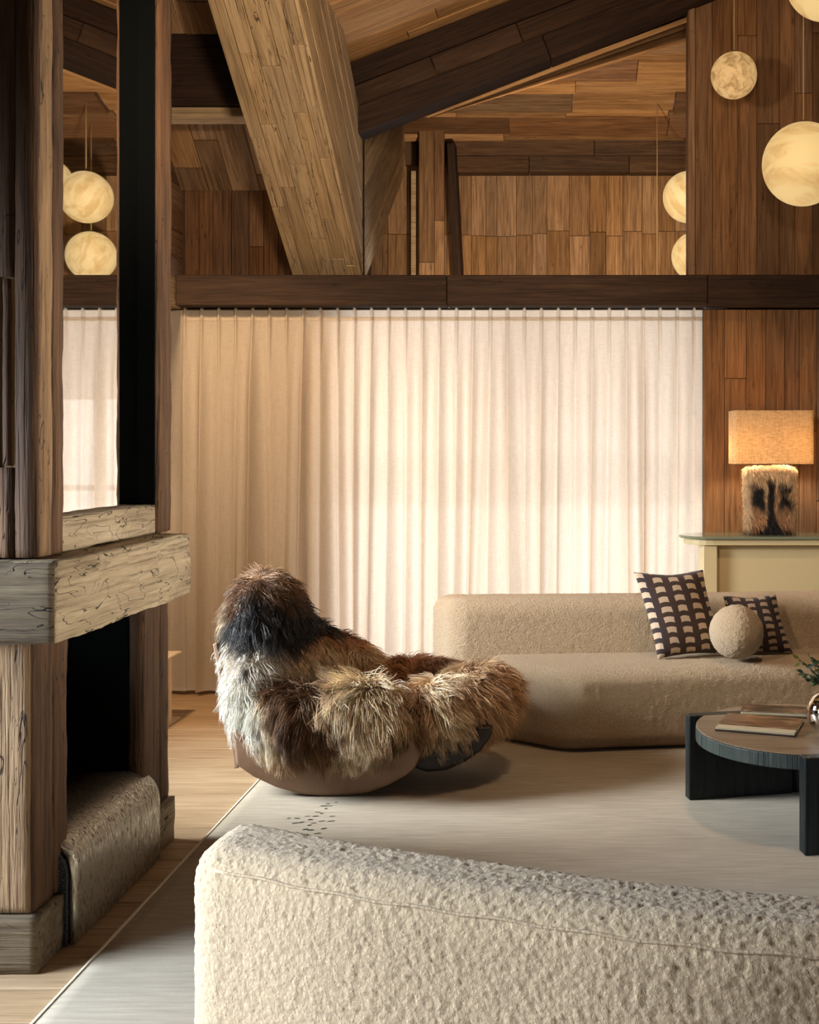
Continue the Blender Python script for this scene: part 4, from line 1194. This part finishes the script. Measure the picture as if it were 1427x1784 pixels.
# ================================================================== FUR LOUNGE CHAIR
def lounge_chair():
    t = empty('lounge_chair', (-0.95, 5.2, 0.015))
    m, nt, b = newmat('taupe_leather_shell'); n = N(nt); tc = n.add('ShaderNodeTexCoord')
    nz = n.noise(tc.outputs['Object'], 140, 3); lg = n.noise(tc.outputs['Object'], 5, 3)
    n.link(n.ramp(lg, [(0.3, srgb(112, 86, 66)), (0.7, srgb(142, 112, 88))]), b.inputs['Base Color'])
    b.inputs['Roughness'].default_value = 0.55; n.link(n.bump(nz, 0.2, 0.004), b.inputs['Normal'])
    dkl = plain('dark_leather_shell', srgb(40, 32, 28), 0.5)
    # rocker shell: side outline extruded across the chair
    G = 0.0156
    low = [(-1.415, 0.15), (-1.34, 0.098), (-1.24, 0.052), (-1.13, 0.022), (-1.03, G), (-0.93, G+.003), (-0.84, 0.032), (-0.76, 0.062), (-0.69, 0.10), (-0.645, 0.135)]
    up = [(-0.62, 0.20), (-0.66, 0.27), (-0.78, 0.27), (-1.0, 0.27), (-1.2, 0.28), (-1.43, 0.30)]
    prism('rocker_shell', low+up, 4.92, 5.56, m, t, 0.018, 3, True, axes='XZ')
    # folded back panel, a thin bent sheet
    prof = [(-1.425, 0.13), (-1.465, 0.30), (-1.52, 0.47), (-1.578, 0.635)]
    inn = [(x+0.018, z+0.004) for x, z in prof]
    bs = prism('back_shell', prof+inn[::-1], 4.94, 5.58, m, t, 0.004, 2, False, axes='XZ')
    off = ROOTM[t.name].translation
    for v in bs.data.vertices:
        if v.co.y < 5.2: v.co.y += max(0, v.co.z-0.15)*0.40
    # front shell under the leg rest
    fl_ = [(-0.66, 0.115), (-0.60, 0.098), (-0.52, 0.105), (-0.44, 0.14), (-0.37, 0.19), (-0.325, 0.25), (-0.315, 0.30), (-0.66, 0.30)]
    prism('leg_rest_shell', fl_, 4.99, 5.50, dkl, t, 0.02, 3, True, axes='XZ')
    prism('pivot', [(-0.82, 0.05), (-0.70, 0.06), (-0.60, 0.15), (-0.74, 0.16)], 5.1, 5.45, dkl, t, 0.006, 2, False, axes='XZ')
    # cushions
    back = [((-1.36, 5.34, 0.55), (0.20, 0.31, 0.39), rotY(-9)), ((-1.12, 5.56, 0.385), (0.30, 0.20, 0.215), rotY(24)), ((-1.365, 5.10, 0.40), (0.125, 0.17, 0.24), rotY(-6)),
            ((-1.24, 5.47, 0.47), (0.20, 0.22, 0.20), rotY(28))]
    seat = [((-0.98, 5.28, 0.27), (0.36, 0.26, 0.13), ID3)]
    arm1 = [((-1.16, 5.00, 0.335), (0.22, 0.135, 0.13), rotY(4)), ((-0.885, 4.99, 0.345), (0.20, 0.135, 0.135), rotY(6))]
    arm2 = [((-0.76, 5.62, 0.365), (0.20, 0.15, 0.11), rotY(3)), ((-0.62, 5.56, 0.375), (0.14, 0.15, 0.10), rotY(6))]
    leg = [((-0.56, 5.12, 0.335), (0.165, 0.17, 0.135), rotZ(10)), ((-0.44, 5.24, 0.355), (0.155, 0.21, 0.135), rotZ(10)), ((-0.38, 5.38, 0.37), (0.125, 0.19, 0.12), rotZ(10))]
    def col_back(w):
        n1 = vnoise(w, 6, 4.0)*0.09; n2 = vnoise(w, 16, 8.0)*0.05
        z = w[:, 2]+n1+n2
        c = blend(w, [(0.40, TAN), (0.50, BEIGE), (0.55, TAN), (0.585, RUST), (0.615, DBROWN), (0.66, BLACK), (0.80, BLACK), (0.84, DBROWN), (0.93, BROWN)], z-0.16*np.clip(w[:, 0]+1.25, 0, .4)+0.02)
        leftish = np.clip((-(w[:, 0]+1.33)*1.0-(w[:, 1]-5.08)*0.9+0.15+n1*1.2)*9, 0, 1)*np.clip((0.63-z)*12, 0, 1)
        back_l = np.clip((-(w[:, 0]+1.50)+n1*.8)*14, 0, 1)*np.clip((z-0.60)*9, 0, 1)
        c = c*(1-leftish[:, None])+np.array(WHITE)*leftish[:, None]
        return c*(1-back_l[:, None]*.8)+np.array(BEIGE)*back_l[:, None]*.8
    def col_arm1(w):
        n1 = vnoise(w, 7, 2.0)*0.10+vnoise(w, 20, 5.0)*0.04
        c = blend(w, [(-1.33, WHITE), (-1.29, BEIGE), (-1.25, BROWN), (-1.17, DBROWN), (-1.05, BROWN), (-0.97, BEIGE), (-0.80, BEIGE), (-0.745, TAN), (-0.72, BLACK)], w[:, 0]+n1)
        z = np.clip((0.30-w[:, 2])*6, 0, 1)[:, None]*np.clip((-(w[:, 0]+0.98))*9, 0, 1)[:, None]
        return c*(1-z*.6)+np.array(TAN)*z*.6
    def col_arm2(w):
        n1 = vnoise(w, 8, 6.0)*0.05
        return blend(w, [(-0.95, TAN), (-0.72, RUST), (-0.58, BROWN), (-0.48, RUST)], w[:, 0]+n1*2)
    def col_leg(w):
        n1 = vnoise(w, 8, 7.0)*0.06+vnoise(w, 22, 1.0)*0.03
        return blend(w, [(-0.725, BLACK), (-0.69, BROWN), (-0.64, TAN), (-0.56, BEIGE), (-0.40, TAN), (-0.28, TAN)], w[:, 0]+n1)
    allp = dict(back=back, seat=seat, arm1=arm1, arm2=arm2, leg=leg)
    for nm, key, colf, k, ln, li, ncl in (('backrest', 'back', col_back, 26000, 0.085, 0.42, 1300), ('seat_cushion', 'seat', col_arm2, 4000, 0.06, 0.4, 300),
                                          ('armrest', 'arm1', col_arm1, 16000, 0.125, 0.36, 700), ('armrest', 'arm2', col_arm2, 9000, 0.085, 0.4, 450), ('leg_rest', 'leg', col_leg, 17000, 0.105, 0.36, 800)):
        lobes = allp[key]
        o = lobe_mesh(nm, lobes, colf, t)
        oth = [l for k2, v in allp.items() if k2 != key for l in v]
        p, nn = sample_lobes(lobes, k, oth)
        cmb = {'back': (0.10, -0.15, -1), 'arm1': (0.12, -0.35, -0.9), 'arm2': (0.25, -0.3, -.6), 'leg': (0.45, -0.45, -0.75), 'seat': (.3, -.2, -.3)}[key]
        f = strands('fur', o, p, nn, ln, colf, cmb, li, 0.0014, 0.68, ncl, 1.0, 7, 0.3)
        f['kind'] = 'stuff'
    return t
tag(lounge_chair(), 'rocking lounge chair covered in long shaggy brown, black and white fur', 'chair')

# low side table mostly hidden behind the fireplace
def side_table():
    t = empty('side_table', (-2.4, 6.25, 0))
    pm = plain('pale_lacquered_metal', srgb(214, 190, 156), 0.4)
    bx('table_top', (-2.75, 6.0, 0.362), (-2.155, 6.45, 0.375), pm, t, 0.003)
    bx('leg', (-2.182, 6.27, 0.006), (-2.166, 6.32, 0.361), pm, t, 0.002)
    bx('leg', (-2.74, 6.27, 0.006), (-2.724, 6.32, 0.361), pm, t, 0.002)
    bx('foot_plate', (-2.75, 6.0, 0), (-2.158, 6.45, 0.006), pm, t, 0.002)
    return t
tag(side_table(), 'low pale metal side table peeking out from behind the fireplace', 'table')
